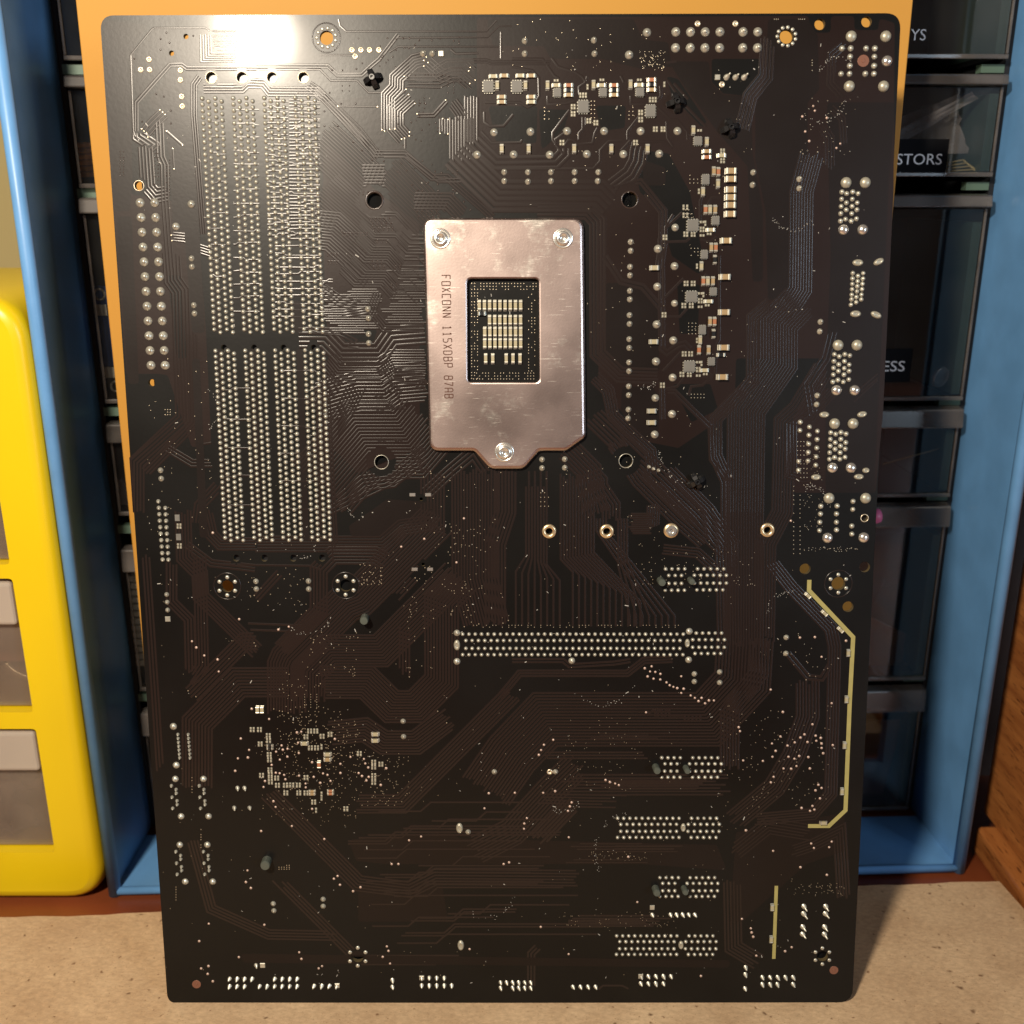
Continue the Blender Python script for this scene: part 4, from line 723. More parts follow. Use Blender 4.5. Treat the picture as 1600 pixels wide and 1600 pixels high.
# ---------------- chip capacitors, resistors, chips
def make_cap(body):
    mb = MB()                                     # unit: 1 long (x), 1 wide (y), 1 tall
    mb.box(-.30, -.47, 0, .30, .47, .94, 0, .06); mb.box(-.5, -.5, 0, -.30, .5, 1, 1, .08); mb.box(.30, -.5, 0, .5, .5, 1, 1, .08)
    mb.box(-.62, -.48, 0, -.5, .48, .25, 1, .04); mb.box(.5, -.48, 0, .62, .48, .25, 1, .04)
    return mesh(mb.v, mb.f, mb.m, [M[body], M['solder']], False, 'capacitor')
CM = {k: make_cap(k) for k in ('tan', 'ivory', 'orange', 'black')}
def cap(x, y, ln, wd, vert=False, kind='tan', rot=0, name='capacitor'):
    o = link(name, CM[kind], pcb); c = L(x, y); u = pxmm(y)
    o.location = (c[0] * S, c[1] * S, 0); o.scale = (ln * u / 1.16, wd * u * .93, min(ln, wd) * u * .75)
    o.rotation_euler.z = (math.pi / 2 if vert else 0) + rot; return o
for x in (784, 826, 897, 955, 1011.5): cap(x, 233, 14, 6.6, True, 'ivory')
for y in (268, 280.5, 297, 309, 321, 335): cap(1141.5 - (y - 268) * .02, y, 17.5, 10, False, 'tan')
for x, y in [(1134,376.5),(1132,433),(1131,488),(1130,543),(1128,589)]: cap(x, y, 17.5, 9.5, False, 'tan')
for x, y in [(1022,418.8),(1021,534),(1018,642),(1017.5,660)]: cap(x, y, 14, 8, False, 'ivory')
for x, y, v, k in [(771,120,0,'ivory'),(788,119,0,'tan'),(813,119,0,'ivory'),(830,119,0,'tan'),(777,134,1,'ivory'),(821,134,1,'ivory'),(784,152,0,'tan'),(784,160,0,'tan'),(830,152,0,'tan'),(830,160,0,'ivory'),
                   (855.5,134,1,'ivory'),(869,134,0,'ivory'),(888.5,134,0,'orange'),(888.5,141.5,0,'black'),(888.5,149,0,'tan'),(927.3,133,1,'ivory'),(940,134,0,'ivory'),(959.5,134,0,'orange'),(959.5,141.5,0,'black'),(959.5,149,0,'tan'),
                   (985,132.5,1,'ivory'),(998.8,133.5,0,'ivory'),(1018,125.5,0,'orange'),(1018,133,0,'black'),(1018,141,0,'tan'),(1083,204,1,'ivory'),(1104,222,1,'ivory'),(1104,237,0,'tan'),(1104,246,0,'orange'),(1127,243.5,0,'ivory'),
                   (1115,268,1,'tan'),(1122,269,1,'orange'),(1121.5,287.5,1,'ivory'),(1098,300,1,'ivory')]: cap(x, y, 14, 6.2, bool(v), k)
for dy, dx in ((0, 0), (111.5, -3.5), (219, -12)):
    for x, y, v, k in [(1102,328,1,'orange'),(1109,328,1,'ivory'),(1117,328,1,'tan'),(1110,359.5,0,'ivory')]:
        if not (dy == 219 and k == 'ivory' and v): cap(x + dx * (1 if dy < 200 else .85), y + dy, 14, 6.2, bool(v), k)
for dy, dx in ((0, 0), (115.6, -2)):
    for x, y, v, k in [(1111,387,1,'tan'),(1118,387,1,'orange'),(1116.5,406,1,'black'),(1095.6,416,1,'ivory')]: cap(x + dx, y + dy, 14, 6, bool(v), k)
cap(1126, 554.5, 13, 6, False, 'black')
for x, y, v, k in [(403,1108.5,1,'ivory'),(410,1108.5,1,'ivory'),(586.5,1146.5,0,'ivory'),(586.5,1156.5,0,'ivory'),(476,1161,0,'ivory'),(512,1178,0,'ivory'),(512,1186,0,'tan'),(499,1194,1,'orange')]: cap(x, y, 12, 6, bool(v), k)
for i in range(9): cap(749 + 8.06 * i, 477.5, 16, 5.8, True, 'ivory')
for i in range(7): cap(765 + 8.06 * i, 500.6, 15.5, 5.8, True, 'ivory')
for y in (519, 537):
    for i in range(8): cap(757.5 + 8.0 * i, y, 15.5, 5.8, True, 'ivory')
for x in (759, 770, 791, 801.6, 812.5): cap(x, 560.6, 15.5, 5.6, True, 'ivory')
cap(753, 490, 12, 6.5, False, 'black')
for x, y, rot in [(1262,930.5,-.75),(1288,958,-.75),(1313,984,-.75),(1325,1020,1.57),(1322,1092.5,1.57),(1319,1164,1.57),(1315,1236,1.57),(1286,1285,0),(1206,1417,1.57),(1204.5,1467,1.57)]:
    o = cap(x, y, 11.5, 5.6, False, 'ivory', rot, 'light_diode')
# small pads/resistors (under 10 px): joined
mb = MB()
def pad2(x, y, nx=2, ny=2, dx=4.4, dy=4.6):
    for i in range(nx):
        for j in range(ny):
            c = L(x + (i - (nx - 1) / 2) * dx, y + (j - (ny - 1) / 2) * dy); mb.box(c[0] - .3, c[1] - .36, -.01, c[0] + .3, c[1] + .36, .26, bev=.12)
for dy, dx in ((0, 0), (111.5, -3), (219, -6)):
    for x, y, a, b in [(1068,324,1,2),(1073.7,324,1,2),(1068,336.5,1,2),(1073.7,336.5,1,2),(1097,347,2,1),(1097,358.5,2,2),(1097,368,2,1),(1108,365.5,2,1),(1071.5,366,2,2),(1083,366,2,2),(1102,349,1,2)]:
        if dy == 0 or y > 340: pad2(x + dx, y + dy, a, b)
for x, y in [(1072,443),(1083,443),(1069,553),(1079,553),(1037.5,492),(1035,602),(1039,371),(895.5,167),(895.5,178),(920,189),(931,192),(878,223),(1001,176),(1001,187),(1024,202),(1036,202),(993,223),(1129,236.5),(1129,251)]: pad2(x, y)
for x, y, a, b in [(911,149,3,2),(1020,156,3,2),(869,126,2,1),(940.5,125,2,1),(999,125,2,1),(1038,132,1,2),(1093,204,2,1),(1092,299,1,2),(1089,416,1,2),(1089,532,1,2),(918,136,1,2)]: pad2(x, y, a, b)
for a, b in [(95,400),(170,400),(262,463),(265,515),(178,550),(272,660),(275,715),(192,877),(283,870),(283,915),(285,945),(350,905),(358,980),(440,980),(475,978),(507,978),(575,978),(445,1060),(580,1060),(655,1060),(655,900),(693,415),(757,415),(655,475),(823,470),(905,450),(700,590),(765,590),(735,1155),(1070,1225),(1210,650),(1360,740),(1360,790),(1435,760),(1360,880),(1360,915),(1360,950),(280,820)]:
    pad2(380 + a / 6.667, 1080 + b / 6.667, 2, 2, 4.6, 4.2)
for x, y in [(502.5,1167),(502.5,1241),(502.5,1247),(494,1266),(280,822),(280.5,853)]: pad2(x, y, 1 if x > 490 else 2, 2)
mb.build('small_component_pads', M['cream'], pcb, kind='stuff')
mb = MB()
for x, y in [(277.5, 809), (279.5, 839)]:
    c = L(x, y); mb.box(c[0] - .75, c[1] - 1, -.01, c[0] + .75, c[1] + 1, .4, bev=.08)
mb.build('resistor_network', M['chip'], pcb, kind='stuff')
def make_chip():
    mb = MB(); mb.box(-.5, -.5, 0, .5, .5, 1, 0, .04)
    for i in range(4):
        y = -.36 + .24 * i; mb.box(-.58, y - .06, 0, -.5, y + .06, .5, 1); mb.box(.5, y - .06, 0, .58, y + .06, .5, 1); mb.box(y - .06, .5, 0, y + .06, .58, .5, 1); mb.box(y - .06, -.58, 0, y + .06, -.5, .5, 1)
    return mesh(mb.v, mb.f, mb.m, [M['chip'], M['solder']], False, 'chip')
CH = make_chip()
for x, y, a, b in [(763,136,16.5,18),(807.5,136,16.5,18),(870.5,145.5,12,13),(942,145,12,13),(999.5,144.5,13,13),(911,167.5,17,19),(1016,174,16,18),(1090,221,13,13),(1102,281,12,15),(1082,352.5,18,18),(1117.5,345,12,13),(1100,398,11,13),(1080,463.7,18,17),(1114,456,11,12),(1097,515.5,11,14),(1076.5,572.5,18,17),(1111,565,11,12)]:
    o = link('chip', CH, pcb); c = L(x, y); u = pxmm(y); o.location = (c[0] * S, c[1] * S, 0); o.scale = (a * u / 1.05, b * u / 1.05, .75)
for x, y, k in [(422,1167,'black'),(488,1238,'tan'),(516.5,1237.5,'orange')]:
    for j in (-2.2, 2.2): cap(x, y + j, 10, 4, False, k, 0, 'resistor')

# ---------------- holes' trim, pegs, push pins
def ring(x, y, r0, r1, m_, name, h=.12):
    mb = MB(); c = L(x, y); u = pxmm(y); n = 28; pts = []
    prof = [(r1 * u, -.005), (r1 * u - .06, h), (r0 * u + .06, h), (r0 * u, -.4)]
    for r, z in prof: pts += [(c[0] + r * math.cos(2 * math.pi * i / n), c[1] + r * math.sin(2 * math.pi * i / n), z) for i in range(n)]
    mb.poly(pts, [(k * n + i, k * n + (i + 1) % n, (k + 1) * n + (i + 1) % n, (k + 1) * n + i) for k in range(3) for i in range(n)])
    return mb.build(name, M[m_], pcb, smooth=True)
for x, y in [(858, 830), (948, 830), (1199, 828)]: ring(x, y, 5.2, 11, 'ring', 'standoff_ring', .5)
ring(1048.5, 829, 4, 11.5, 'ring', 'standoff_ring', .35)
mb = MB(); c = L(1048.5, 829); mb.lathe(c[0], c[1], .2, [(1.7, 0), (1.7, .7), (1.4, 1.0), (.75, 1.0), (.6, .5)], 18); mb.build('standoff_screw', M['bright'], pcb, smooth=False)
for x, y, a, b in [(585,313,11.4,14.5),(984,312,11.4,13.5),(596,722,10.1,12),(978,720,10.1,12)]: ring(x, y, a, a + 1.2 if y > 700 else b, 'solder' if y > 700 else 'tent', 'hole_ring', .1)
for x, y, r in [(330,121,8),(378,121,8),(425,121,7.6),(474,121,7.6),(217,290,6.8),(1351,809.5,5)]: ring(x, y, r - .1, r + 1.4, 'viac', 'hole_ring', .07)
mb = MB()
for x, y, rr, n, r in [(510,59,15,11,3),(1229,57,14.5,11,3),(355,916,14,6,3.3),(540,915,14.3,6,3.3),(559,1495,14,6,3.2),(1310,912,14,6,3.2),(1285,1494,12.5,6,3)]:
    for i in range(n):
        a = 2 * math.pi * (i + .5) / n; c = L(x + rr * math.cos(a), y + rr * math.sin(a)); k = r * pxmm(y); mb.lathe(c[0], c[1], 0, [(k, 0), (k * .85, .2), (k * .3, .3)], 9)
mb.build('grounding_pad', M['solder'], pcb, smooth=True, kind='stuff')
for x, y, a, b in [(510,59,20.5,22.5),(355,916,20,21.5),(540,915,20,21.5),(1310,912,20.5,22)]:
    mb = MB(); c = L(x, y); u = pxmm(y); n = 32; pts = []
    for r, z in ((b * u, -.005), (b * u - .08, .06), (a * u + .08, .06), (a * u, -.005)): pts += [(c[0] + r * math.cos(2 * math.pi * i / n), c[1] + r * math.sin(2 * math.pi * i / n), z) for i in range(n)]
    mb.poly(pts, [(k * n + i, k * n + (i + 1) % n, (k + 1) * n + (i + 1) % n, (k + 1) * n + i) for k in range(3) for i in range(n)]); mb.build('clearance_ring', M['trace'], pcb, smooth=True)
def push_pin(x, y, rot=0.2, h=2.6):
    mb = MB(); c = L(x, y)
    mb.lathe(c[0], c[1], -.5, [(.95, 0), (.95, h + .7), (.75, h + 1.0), (.45, h + 1.0), (.4, h + .3)], 14)
    for i in range(4):
        a = rot + math.pi / 2 * i; ca, sa = math.cos(a), math.sin(a)
        sec = [(-.75, .0), (.75, 0), (.65, 1), (-.65, 1)]
        pts = []
        for rad, z0, z1, wd in ((.9, 0, h, .8), (1.9, 0, h * .75, .95), (2.75, .0, h * .3, .8)):
            for s, z in ((-wd, z0), (wd, z0), (wd * .8, z1), (-wd * .8, z1)): pts.append((c[0] + ca * rad - sa * s, c[1] + sa * rad + ca * s, z))
        mb.poly(pts, [(0, 1, 2, 3), (11, 10, 9, 8)] + [(4 * k + j, 4 * k + 4 + j, 4 * k + 4 + (j + 1) % 4, 4 * k + (j + 1) % 4) for k in range(2) for j in range(4)])
    return mb.build('push_pin', M['black'], pcb)
for x, y, r in [(583,124,.35),(1056,161,.2),(1140,201,.3),(1087.5,752,.5)]: push_pin(x, y, r)
for x, y, r, h in [(570,965,6.5,3.6),(417,1344,7.5,3.6),(1031.5,906.5,5.8,3.2),(1078,905.5,4.8,3),(1024,1198,5.6,3.2),(1071,1199,4.6,3),(1023.5,1387.5,5.6,3.2),(1068,1387,4.6,3)]:
    mb = MB(); c = L(x, y); k = r * pxmm(y); mb.lathe(c[0], c[1], -1, [(k, 0), (k, h + .6), (k * .85, h + 1), (k * .3, h + 1.05)], 16, lean=(.05, -.03)); o = mb.build('plastic_peg', M['peg'], pcb, smooth=False)
mb = MB()
for x, y in [(1349,95),(1303,1516),(307,1538)]:
    c = L(x, y); k = (9 if y < 200 else 6.8) * pxmm(y); mb.lathe(c[0], c[1], 0, [(k, -.002), (k * .96, .04), (k * .35, .05), (k * .3, .16), (k * .1, .17)], 22)
mb.build('alignment_mark', M['fid'], pcb, kind='stuff')
# olive light strips
def strip(pts, wpx):
    P = [Vector(L(*p)) for p in pts]; mb = MB(); wd = wpx * PX / 2; rows = []
    for i in range(len(P)):
        d0 = (P[i] - P[i - 1]).normalized() if i else (P[1] - P[0]).normalized(); d1 = (P[i + 1] - P[i]).normalized() if i < len(P) - 1 else d0
        nn = Vector((-(d0 + d1).y, (d0 + d1).x)).normalized(); k = 1 / nn.dot(Vector((-d0.y, d0.x)))
        rows.append([(P[i] + nn * s * k * wd) for s in (-1, 1)])
    out = [r[0] for r in rows] + [r[1] for r in rows[::-1]]
    plate(mb, [(p.x, p.y) for p in out], [], -.01, .075); return mb.build('light_strip', M['olive'], pcb)
strip([(1264.5, 906), (1264, 922.5), (1333, 995.5), (1327.5, 1100), (1321, 1266), (1295, 1290.5), (1262.5, 1290.5)], 6.6); strip([(1213, 1384), (1209, 1498)], 5.6)

# ---------------- processor backplate
bp_out = [(661.5, 341.5), (911.5, 341.5), (915, 682), (884, 704), (842, 704), (818, 732), (766, 732), (741, 704), (672, 704)]
q = rounded([L(*p) for p in bp_out], [3.2, 3.2, 2.5, 2.5, 1.5, 3.5, 3.5, 1.5, 3.0], 6)
wn = rounded([L(*p) for p in [(730.5, 436), (841.5, 436), (842.5, 597), (731.5, 597)]], 1.3, 5)
def offset(poly, d):               # move a closed outline inwards (d > 0) along its vertex normals
    n = len(poly); ar = sum(poly[i][0] * poly[(i + 1) % n][1] - poly[(i + 1) % n][0] * poly[i][1] for i in range(n)); sg = 1 if ar > 0 else -1; out = []
    for i in range(n):
        p0, p, p1 = Vector(poly[i - 1]), Vector(poly[i]), Vector(poly[(i + 1) % n]); a_ = (p - p0).normalized(); b_ = (p1 - p).normalized()
        n0 = Vector((-a_.y, a_.x)) * sg; n1 = Vector((-b_.y, b_.x)) * sg; nn = (n0 + n1).normalized(); r_ = p + nn * (d / max(.5, nn.dot(n0))); out.append((r_.x, r_.y))
    return out
mb = MB(); RIM = [(0, .25), (0, 1.15), (.22, 1.62), (.62, 1.92), (1.1, 2.05)]
plate(mb, offset(q, 1.1), [offset(wn, -.5)], .3, 2.05)
for pl_, rims in ((q, RIM), (wn, [(0, .25), (0, 1.65), (-.18, 1.95), (-.5, 2.05)])):
    n_ = len(pl_); ps = []
    for dd, zz_ in rims: ps += [(x_, y_, zz_) for x_, y_ in offset(pl_, dd)]
    ar_ = sum(pl_[i][0] * pl_[(i + 1) % n_][1] - pl_[(i + 1) % n_][0] * pl_[i][1] for i in range(n_)); fl = (ar_ > 0) == (pl_ is q)
    fcs = [(k * n_ + i, k * n_ + (i + 1) % n_, (k + 1) * n_ + (i + 1) % n_, (k + 1) * n_ + i) for k in range(len(rims) - 1) for i in range(n_)]
    mb.poly(ps, fcs if fl else [f[::-1] for f in fcs])
bplate = mb.build('backplate', M['steel'], pcb); bplate['label'] = 'worn silver steel plate with a rectangular window'
bplate.data.polygons.foreach_set('use_smooth', [False] * len(bplate.data.polygons))
for x, y in [(689, 374), (879, 373.5), (788, 705.5)]:
    mb = MB(); c = L(x, y); mb.lathe(c[0], c[1], 2.03, [(2.95, 0), (2.9, .16), (2.45, .2), (2.3, .06), (2.05, .06), (2.0, .75), (1.75, 1.0), (1.05, 1.05), (.95, .45), (.3, .4)], 28); o = mb.build('screw', M['bright'], bplate, smooth=False)
    for p in o.data.polygons: p.use_smooth = True
def text(body, name, parent, mtx, size, m_, ext=.02, width=None, sp=1.0):
    cu = bpy.data.curves.new(name, 'FONT'); cu.body = body; cu.size = size * S; cu.extrude = ext * S; cu.space_character = sp; cu.resolution_u = 3
    o = bpy.data.objects.new(name, cu); col.objects.link(o); dg = bpy.context.evaluated_depsgraph_get(); dg.update()
    me = bpy.data.meshes.new_from_object(o.evaluated_get(dg)); bpy.data.objects.remove(o); me.materials.clear(); me.materials.append(M[m_])
    xs = [v.co.x for v in me.vertices]; sx = (width * S / (max(xs) - min(xs))) if width else 1
    for v in me.vertices: v.co.x = (v.co.x - min(xs)) * sx
    o = link(name, me, parent); o.matrix_local = mtx; return o
# engraved stroke lettering drawn as single strokes
GL = {'F': [[(0,0),(0,1),(.9,1)],[(0,.52),(.7,.52)]], 'O': [[(0,0),(0,1),(.9,1),(.9,0),(0,0)]], 'X': [[(0,0),(.9,1)],[(0,1),(.9,0)]], 'C': [[(.9,0),(0,0),(0,1),(.9,1)]], 'N': [[(0,0),(0,1),(.9,0),(.9,1)]],
      '1': [[(.2,.8),(.45,1),(.45,0)],[(.15,0),(.75,0)]], '5': [[(.9,1),(.05,1),(.05,.55),(.7,.55),(.9,.42),(.9,.14),(.7,0),(0,0)]], 'D': [[(0,0),(0,1),(.65,1),(.9,.78),(.9,.22),(.65,0),(0,0)]], 'B': [[(0,0),(0,1),(.75,1),(.88,.88),(.88,.62),(.75,.52),(0,.52)],[(.75,.52),(.9,.4),(.9,.12),(.75,0),(0,0)]],
      'P': [[(0,0),(0,1),(.9,1),(.9,.48),(0,.48)]], '8': [[(.1,.52),(.05,.9),(.2,1),(.7,1),(.85,.9),(.85,.6),(.75,.52),(.1,.52),(0,.42),(0,.1),(.12,0),(.78,0),(.9,.1),(.9,.42),(.75,.52)]], '7': [[(0,1),(.9,1),(.3,0)]], 'A': [[(0,0),(0,.8),(.2,1),(.7,1),(.9,.8),(.9,0)],[(0,.42),(.9,.42)]]}
SM = TR; TR = MB()
tp0 = Vector(L(690.5, 431)); tp1 = Vector(L(695.5, 622)); dn = (tp1 - tp0); word = 'FOXCONN 115XDBP 87AB'; adv = dn.length / (len(word) - .35); dn.normalize(); up = Vector((-dn.y, dn.x))
hgt = 2.45; base = tp0 + up * .05
for i, ch in enumerate(word):
    for st in GL.get(ch, []):
        pp = [base + dn * (adv * i + a * adv * .66) + up * (b * hgt) for a, b in st]; [ribbon([(p.x, p.y), (p2.x, p2.y)], .24, .02 + .0007 * (j_ % 7), .02) for j_, (p, p2) in enumerate(zip(pp, pp[1:]))]
TR.v = [(a, b, 2.052 + max(c, -.001)) for a, b, c in TR.v]
o = TR.build('stamped_lettering', M['ink'], bplate); TR = SM

# ================================================================== AMBER SHEET
sn = Vector((0, math.cos(R(1.9)), -math.sin(R(1.9)))); so = Vector((0, 85, 290))
sx0 = hit(118, 0, so, sn); sx1 = hit(1427, 0, so, sn)
sm = Matrix(((1, 0, 0, (sx0.x + sx1.x) / 2 * S), (0, -sn.z, -sn.y, (85 - math.tan(R(1.9)) * 294.5) * S), (0, sn.y, -sn.z, -4.5 * S), (0, 0, 0, 1)))
sm = Matrix.Translation(((sx0.x + sx1.x) / 2 * S, (85 - math.tan(R(1.9)) * 294.5) * S, -4.5 * S)) @ Matrix.Rotation(math.pi / 2 - R(1.9), 4, 'X')
mb = MB(); hw = (sx1.x - sx0.x) / 2
mb.box(-hw, 0, -2.4, hw, 372, 0, bev=.3); o = mb.build('amber_sheet', M['amber']); o.matrix_world = sm
tag(o, 'flat amber orange sheet propped upright behind the circuit board', 'sheet')

# ================================================================== BLUE CABINET
A = onz(188, 1403, DZ); Bp = onz(1491, 1367, DZ); ex = (Bp - A).normalized(); ey = Vector((-ex.y, ex.x, 0))
CW = (Bp - A).length; CMX = Matrix(((ex.x, ey.x, 0, A.x * S), (ex.y, ey.y, 0, A.y * S), (0, 0, 1, A.z * S), (0, 0, 0, 1)))
def cabxy(x, y, dep):
    q_ = hit(x, y, A + ey * dep, ey) - A; return q_.dot(ex), q_.z
cab = empty('storage_cabinet', mtx=CMX); tag(cab, 'blue metal cabinet holding the clear drawers behind the circuit board', 'cabinet')
CH_ = 430; CD = 160
mb = MB(); mb.box(-3.4, 3, .2, -1.6, CD, CH_); bevel(mb.build('side_panel', M['blue'], cab), .3)
mb = MB(); mb.box(CW + 1.6, 3, .2, CW + 3.4, CD, CH_); bevel(mb.build('side_panel', M['blue'], cab), .3)
def tube(mb, p0, p1, r, n=14):
    p0 = Vector(p0); p1 = Vector(p1); d = (p1 - p0).normalized(); a = d.orthogonal().normalized(); b = d.cross(a); pts = []
    for p in (p0, p1): pts += [tuple(p + a * (r * math.cos(2 * math.pi * i / n)) + b * (r * math.sin(2 * math.pi * i / n))) for i in range(n)]
    mb.poly(pts, [(i, (i + 1) % n, n + (i + 1) % n, n + i) for i in range(n)] + [tuple(range(n))[::-1], tuple(range(n, 2 * n))])
mb = MB(); tube(mb, (-2.5, 2, 0.5), (-2.5, 2, CH_), 2.4); mb.build('rolled_edge', M['blue'], cab, smooth=True)
mb = MB(); tube(mb, (CW + 2.5, 2, 0.5), (CW + 2.5, 2, CH_), 2.4); mb.build('rolled_edge', M['blue'], cab, smooth=True)
mb = MB(); mb.poly([(-1.5, 1, 1.2), (CW + 1.5, 1, 1.2), (CW + 1.5, 40, -7.2 + 6.4), (-1.5, 40, -.8), (-1.5, 1, 3.2), (CW + 1.5, 1, 3.2), (CW + 1.5, 40, .6), (-1.5, 40, .6)], [(3, 2, 1, 0), (4, 5, 6, 7), (0, 1, 5, 4), (1, 2, 6, 5), (2, 3, 7, 6), (3, 0, 4, 7)]); mb.build('floor_panel', M['blue'], cab)
mb = MB(); tube(mb, (-1, 1.5, 2.2), (CW + 1, 1.5, 2.2), 1.6); mb.build('rolled_edge', M['blue'], cab, smooth=True)
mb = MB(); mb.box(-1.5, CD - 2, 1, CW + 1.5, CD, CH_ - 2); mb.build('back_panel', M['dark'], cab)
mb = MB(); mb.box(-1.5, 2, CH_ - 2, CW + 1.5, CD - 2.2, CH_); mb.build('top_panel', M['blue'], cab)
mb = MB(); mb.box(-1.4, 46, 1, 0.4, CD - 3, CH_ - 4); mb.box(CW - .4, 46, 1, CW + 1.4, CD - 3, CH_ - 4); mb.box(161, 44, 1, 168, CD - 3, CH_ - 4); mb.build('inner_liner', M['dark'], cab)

ROWS_R = [(430, 420, 306.8, None), (301.6, 297.9, 267.5, 'R1'), (261.1, 256.6, 185.4, 'R2'), (182.4, 174.8, 146.5, 'R3'), (143.4, 134.5, 66, 'R4'), (62.5, 52.5, 3, 'R5')]
ROWS_L = [(430, 420, 304.8, None), (299.8, 295.7, 263.5, 'L1'), (260.1, 254.7, 186.9, 'L2'), (179.5, 172.2, 143, 'L3'), (129.9, 120.6, 68, 'L4'), (59, 48.7, 3, 'L5')]
LBL = {('R', 0): 'clear drawer beside the top right corner with white letters YS', ('R', 1): 'clear drawer with plastic bags and black label ending STORS', ('R', 2): 'tall clear drawer with a metal disc and label ending ESS',
       ('R', 3): 'shallow clear drawer with a thin wire, right below the ESS drawer', ('R', 4): 'smoky clear drawer right of the board with pink stub at its lip', ('R', 5): 'lowest clear drawer on the right holding brown card',
       ('L', 0): 'scratched clear drawer at the top left beside the amber sheet', ('L', 1): 'clear drawer on the left with an orange coil inside', ('L', 2): 'tall clear drawer on the left showing a blue circuit module',
       ('L', 3): 'shallow clear drawer on the left below the blue module', ('L', 4): 'clear drawer on the left holding a white ribbed strip', ('L', 5): 'lowest clear drawer on the left with crinkled film at its lip'}
YD = 42
drawers = {}
for sd, rows, x0, x1 in (('R', ROWS_R, 169, CW - 1.2), ('L', ROWS_L, 1.6, 160)):
    for k, (zt, zf, zb, nm) in enumerate(rows):
        d = empty('clear_drawer', mtx=CMX @ Matrix.Translation(((x0 + x1) / 2 * S, YD * S, zb * S))); drawers[(sd, k)] = (d, (x0 + x1) / 2, zb)
        tag(d, LBL[(sd, k)], 'drawer', 'clear drawers in the blue cabinet')
        h = zf - zb; wd = (x1 - x0) / 2 - .8; fx = zt - zb
        mb = MB(); mb.box(-wd, 0, 0, wd, 1.6, h); o = mb.build('front_panel', M['clear'], d); bevel(o, .5)
        mb = MB(); mb.poly([(-wd, -4.5, h + .3), (wd, -4.5, h + .3), (wd, 1.6, h + .3), (-wd, 1.6, h + .3), (-wd, -3.6, fx), (wd, -3.6, fx), (wd, 1.6, fx + .6), (-wd, 1.6, fx + .6)], [(3, 2, 1, 0), (4, 5, 6, 7), (0, 1, 5, 4), (1, 2, 6, 5), (2, 3, 7, 6), (3, 0, 4, 7)]); o = mb.build('handle_lip', M['lip'], d); bevel(o, .6)
        e_ = wd if sd == 'R' else -wd; g_ = 1 if sd == 'R' else -1
        mb = MB(); mb.box(min(e_, e_ - g_ * 1.0), -.7, 1.7, max(e_, e_ - g_ * 1.0), -.05, h - .2); bevel(mb.build('side_rim', M['lip'], d), .25)
        if sd == 'R':
            mb = MB(); mb.box(min(e_ - g_ * .3, e_ - g_ * 3.6), 2, 2, max(e_ - g_ * .3, e_ - g_ * 3.6), 60, h * .93); mb.build('side_wall', M['teal'], d)
        mb = MB(); mb.box(-wd, -1.2, 0, wd, -.05, 1.6); o = mb.build('bottom_rim', M['lip'], d); bevel(o, .3)
        mb = MB(); mb.box(-wd + 3.8, 1.7, 0.1, wd - 3.8, 100, 1.3); mb.build('drawer_body', M['clear'], d)
        # green rail between drawers
        if k < 5:
            zr = zb - (zb - rows[k + 1][0]) / 2
            mb = MB()
            if sd == 'L': mb.box(.5, YD + 2, zr - 1.6, 12, YD + 6, zr + 1.6)
            else: mb.box(CW - 9, YD + 4, zr - 1.4, CW - .5, YD + 8, zr + 1.4)
            mb.build('drawer_rail', M['rail'], cab)
def drawer_label(key, px0, px1, py0, py1, word, tx0, tx1, ty0, ty1, bg=True):
    d, xc, zb = drawers[key]; a0, z1 = cabxy(px0, py0, YD - .3); a1, z0 = cabxy(px1, py1, YD - .3)
    par = d
    if bg:
        mb = MB(); mb.box(a0 - xc, -.28, z0 - zb, a1 - xc, -.04, z1 - zb); par = mb.build('label_plate', M['label'], d)
    t0, tz1 = cabxy(tx0, ty0, YD - .4); t1, tz0 = cabxy(tx1, ty1, YD - .4)
    text(word, 'label_lettering', par, Matrix.Translation(((t0 - xc) * S, -.34 * S, (tz0 - zb) * S)) @ Matrix.Rotation(math.pi / 2, 4, 'X'), (tz1 - tz0) / .70, 'letter', .02, t1 - t0)
drawer_label(('R', 0), 1396, 1470, 28, 72, 'YS', 1424, 1446, 45, 63, False)
drawer_label(('R', 1), 1396, 1477, 217, 275, 'STORS', 1402, 1471, 240, 257)
drawer_label(('R', 2), 1376, 1421, 545, 597, 'ESS', 1380, 1413, 564, 580)

# ---- things in the drawers (each its own object)
def incab(name, m_, label, cat, build, mtx=None, group=None, smooth=True):
    mb = MB(); build(mb); o = mb.build(name, M[m_], smooth=smooth); o.matrix_world = CMX @ (mtx or Matrix()); tag(o, label, cat, group); return o
def film(pts, dep, amp=2.2, n=12):                      # crumpled film: grid over a quad in the cabinet plane
    def f(mb):
        c_ = [cabxy(x, y, dep) for x, y in pts]; vs = []; fs = []
        for j in range(n + 1):
            for i in range(n + 1):
                u, v = i / n, j / n
                x = (c_[0][0] * (1 - u) + c_[1][0] * u) * (1 - v) + (c_[3][0] * (1 - u) + c_[2][0] * u) * v
                z = (c_[0][1] * (1 - u) + c_[1][1] * u) * (1 - v) + (c_[3][1] * (1 - u) + c_[2][1] * u) * v
                vs.append((x, dep + amp * math.sin(u * 7 + v * 3 + random.uniform(-.5, .5)) + amp * random.uniform(-.5, .5), z))
        fs = [(j * (n + 1) + i, j * (n + 1) + i + 1, (j + 1) * (n + 1) + i + 1, (j + 1) * (n + 1) + i) for j in range(n) for i in range(n)]
        mb.poly(vs, fs)
    return f
bagm = clear_plastic('bag_film', (0.80, 0.78, 0.8), 0.18, 0.34, (0.62, 0.56, 0.60)); M['film'] = bagm
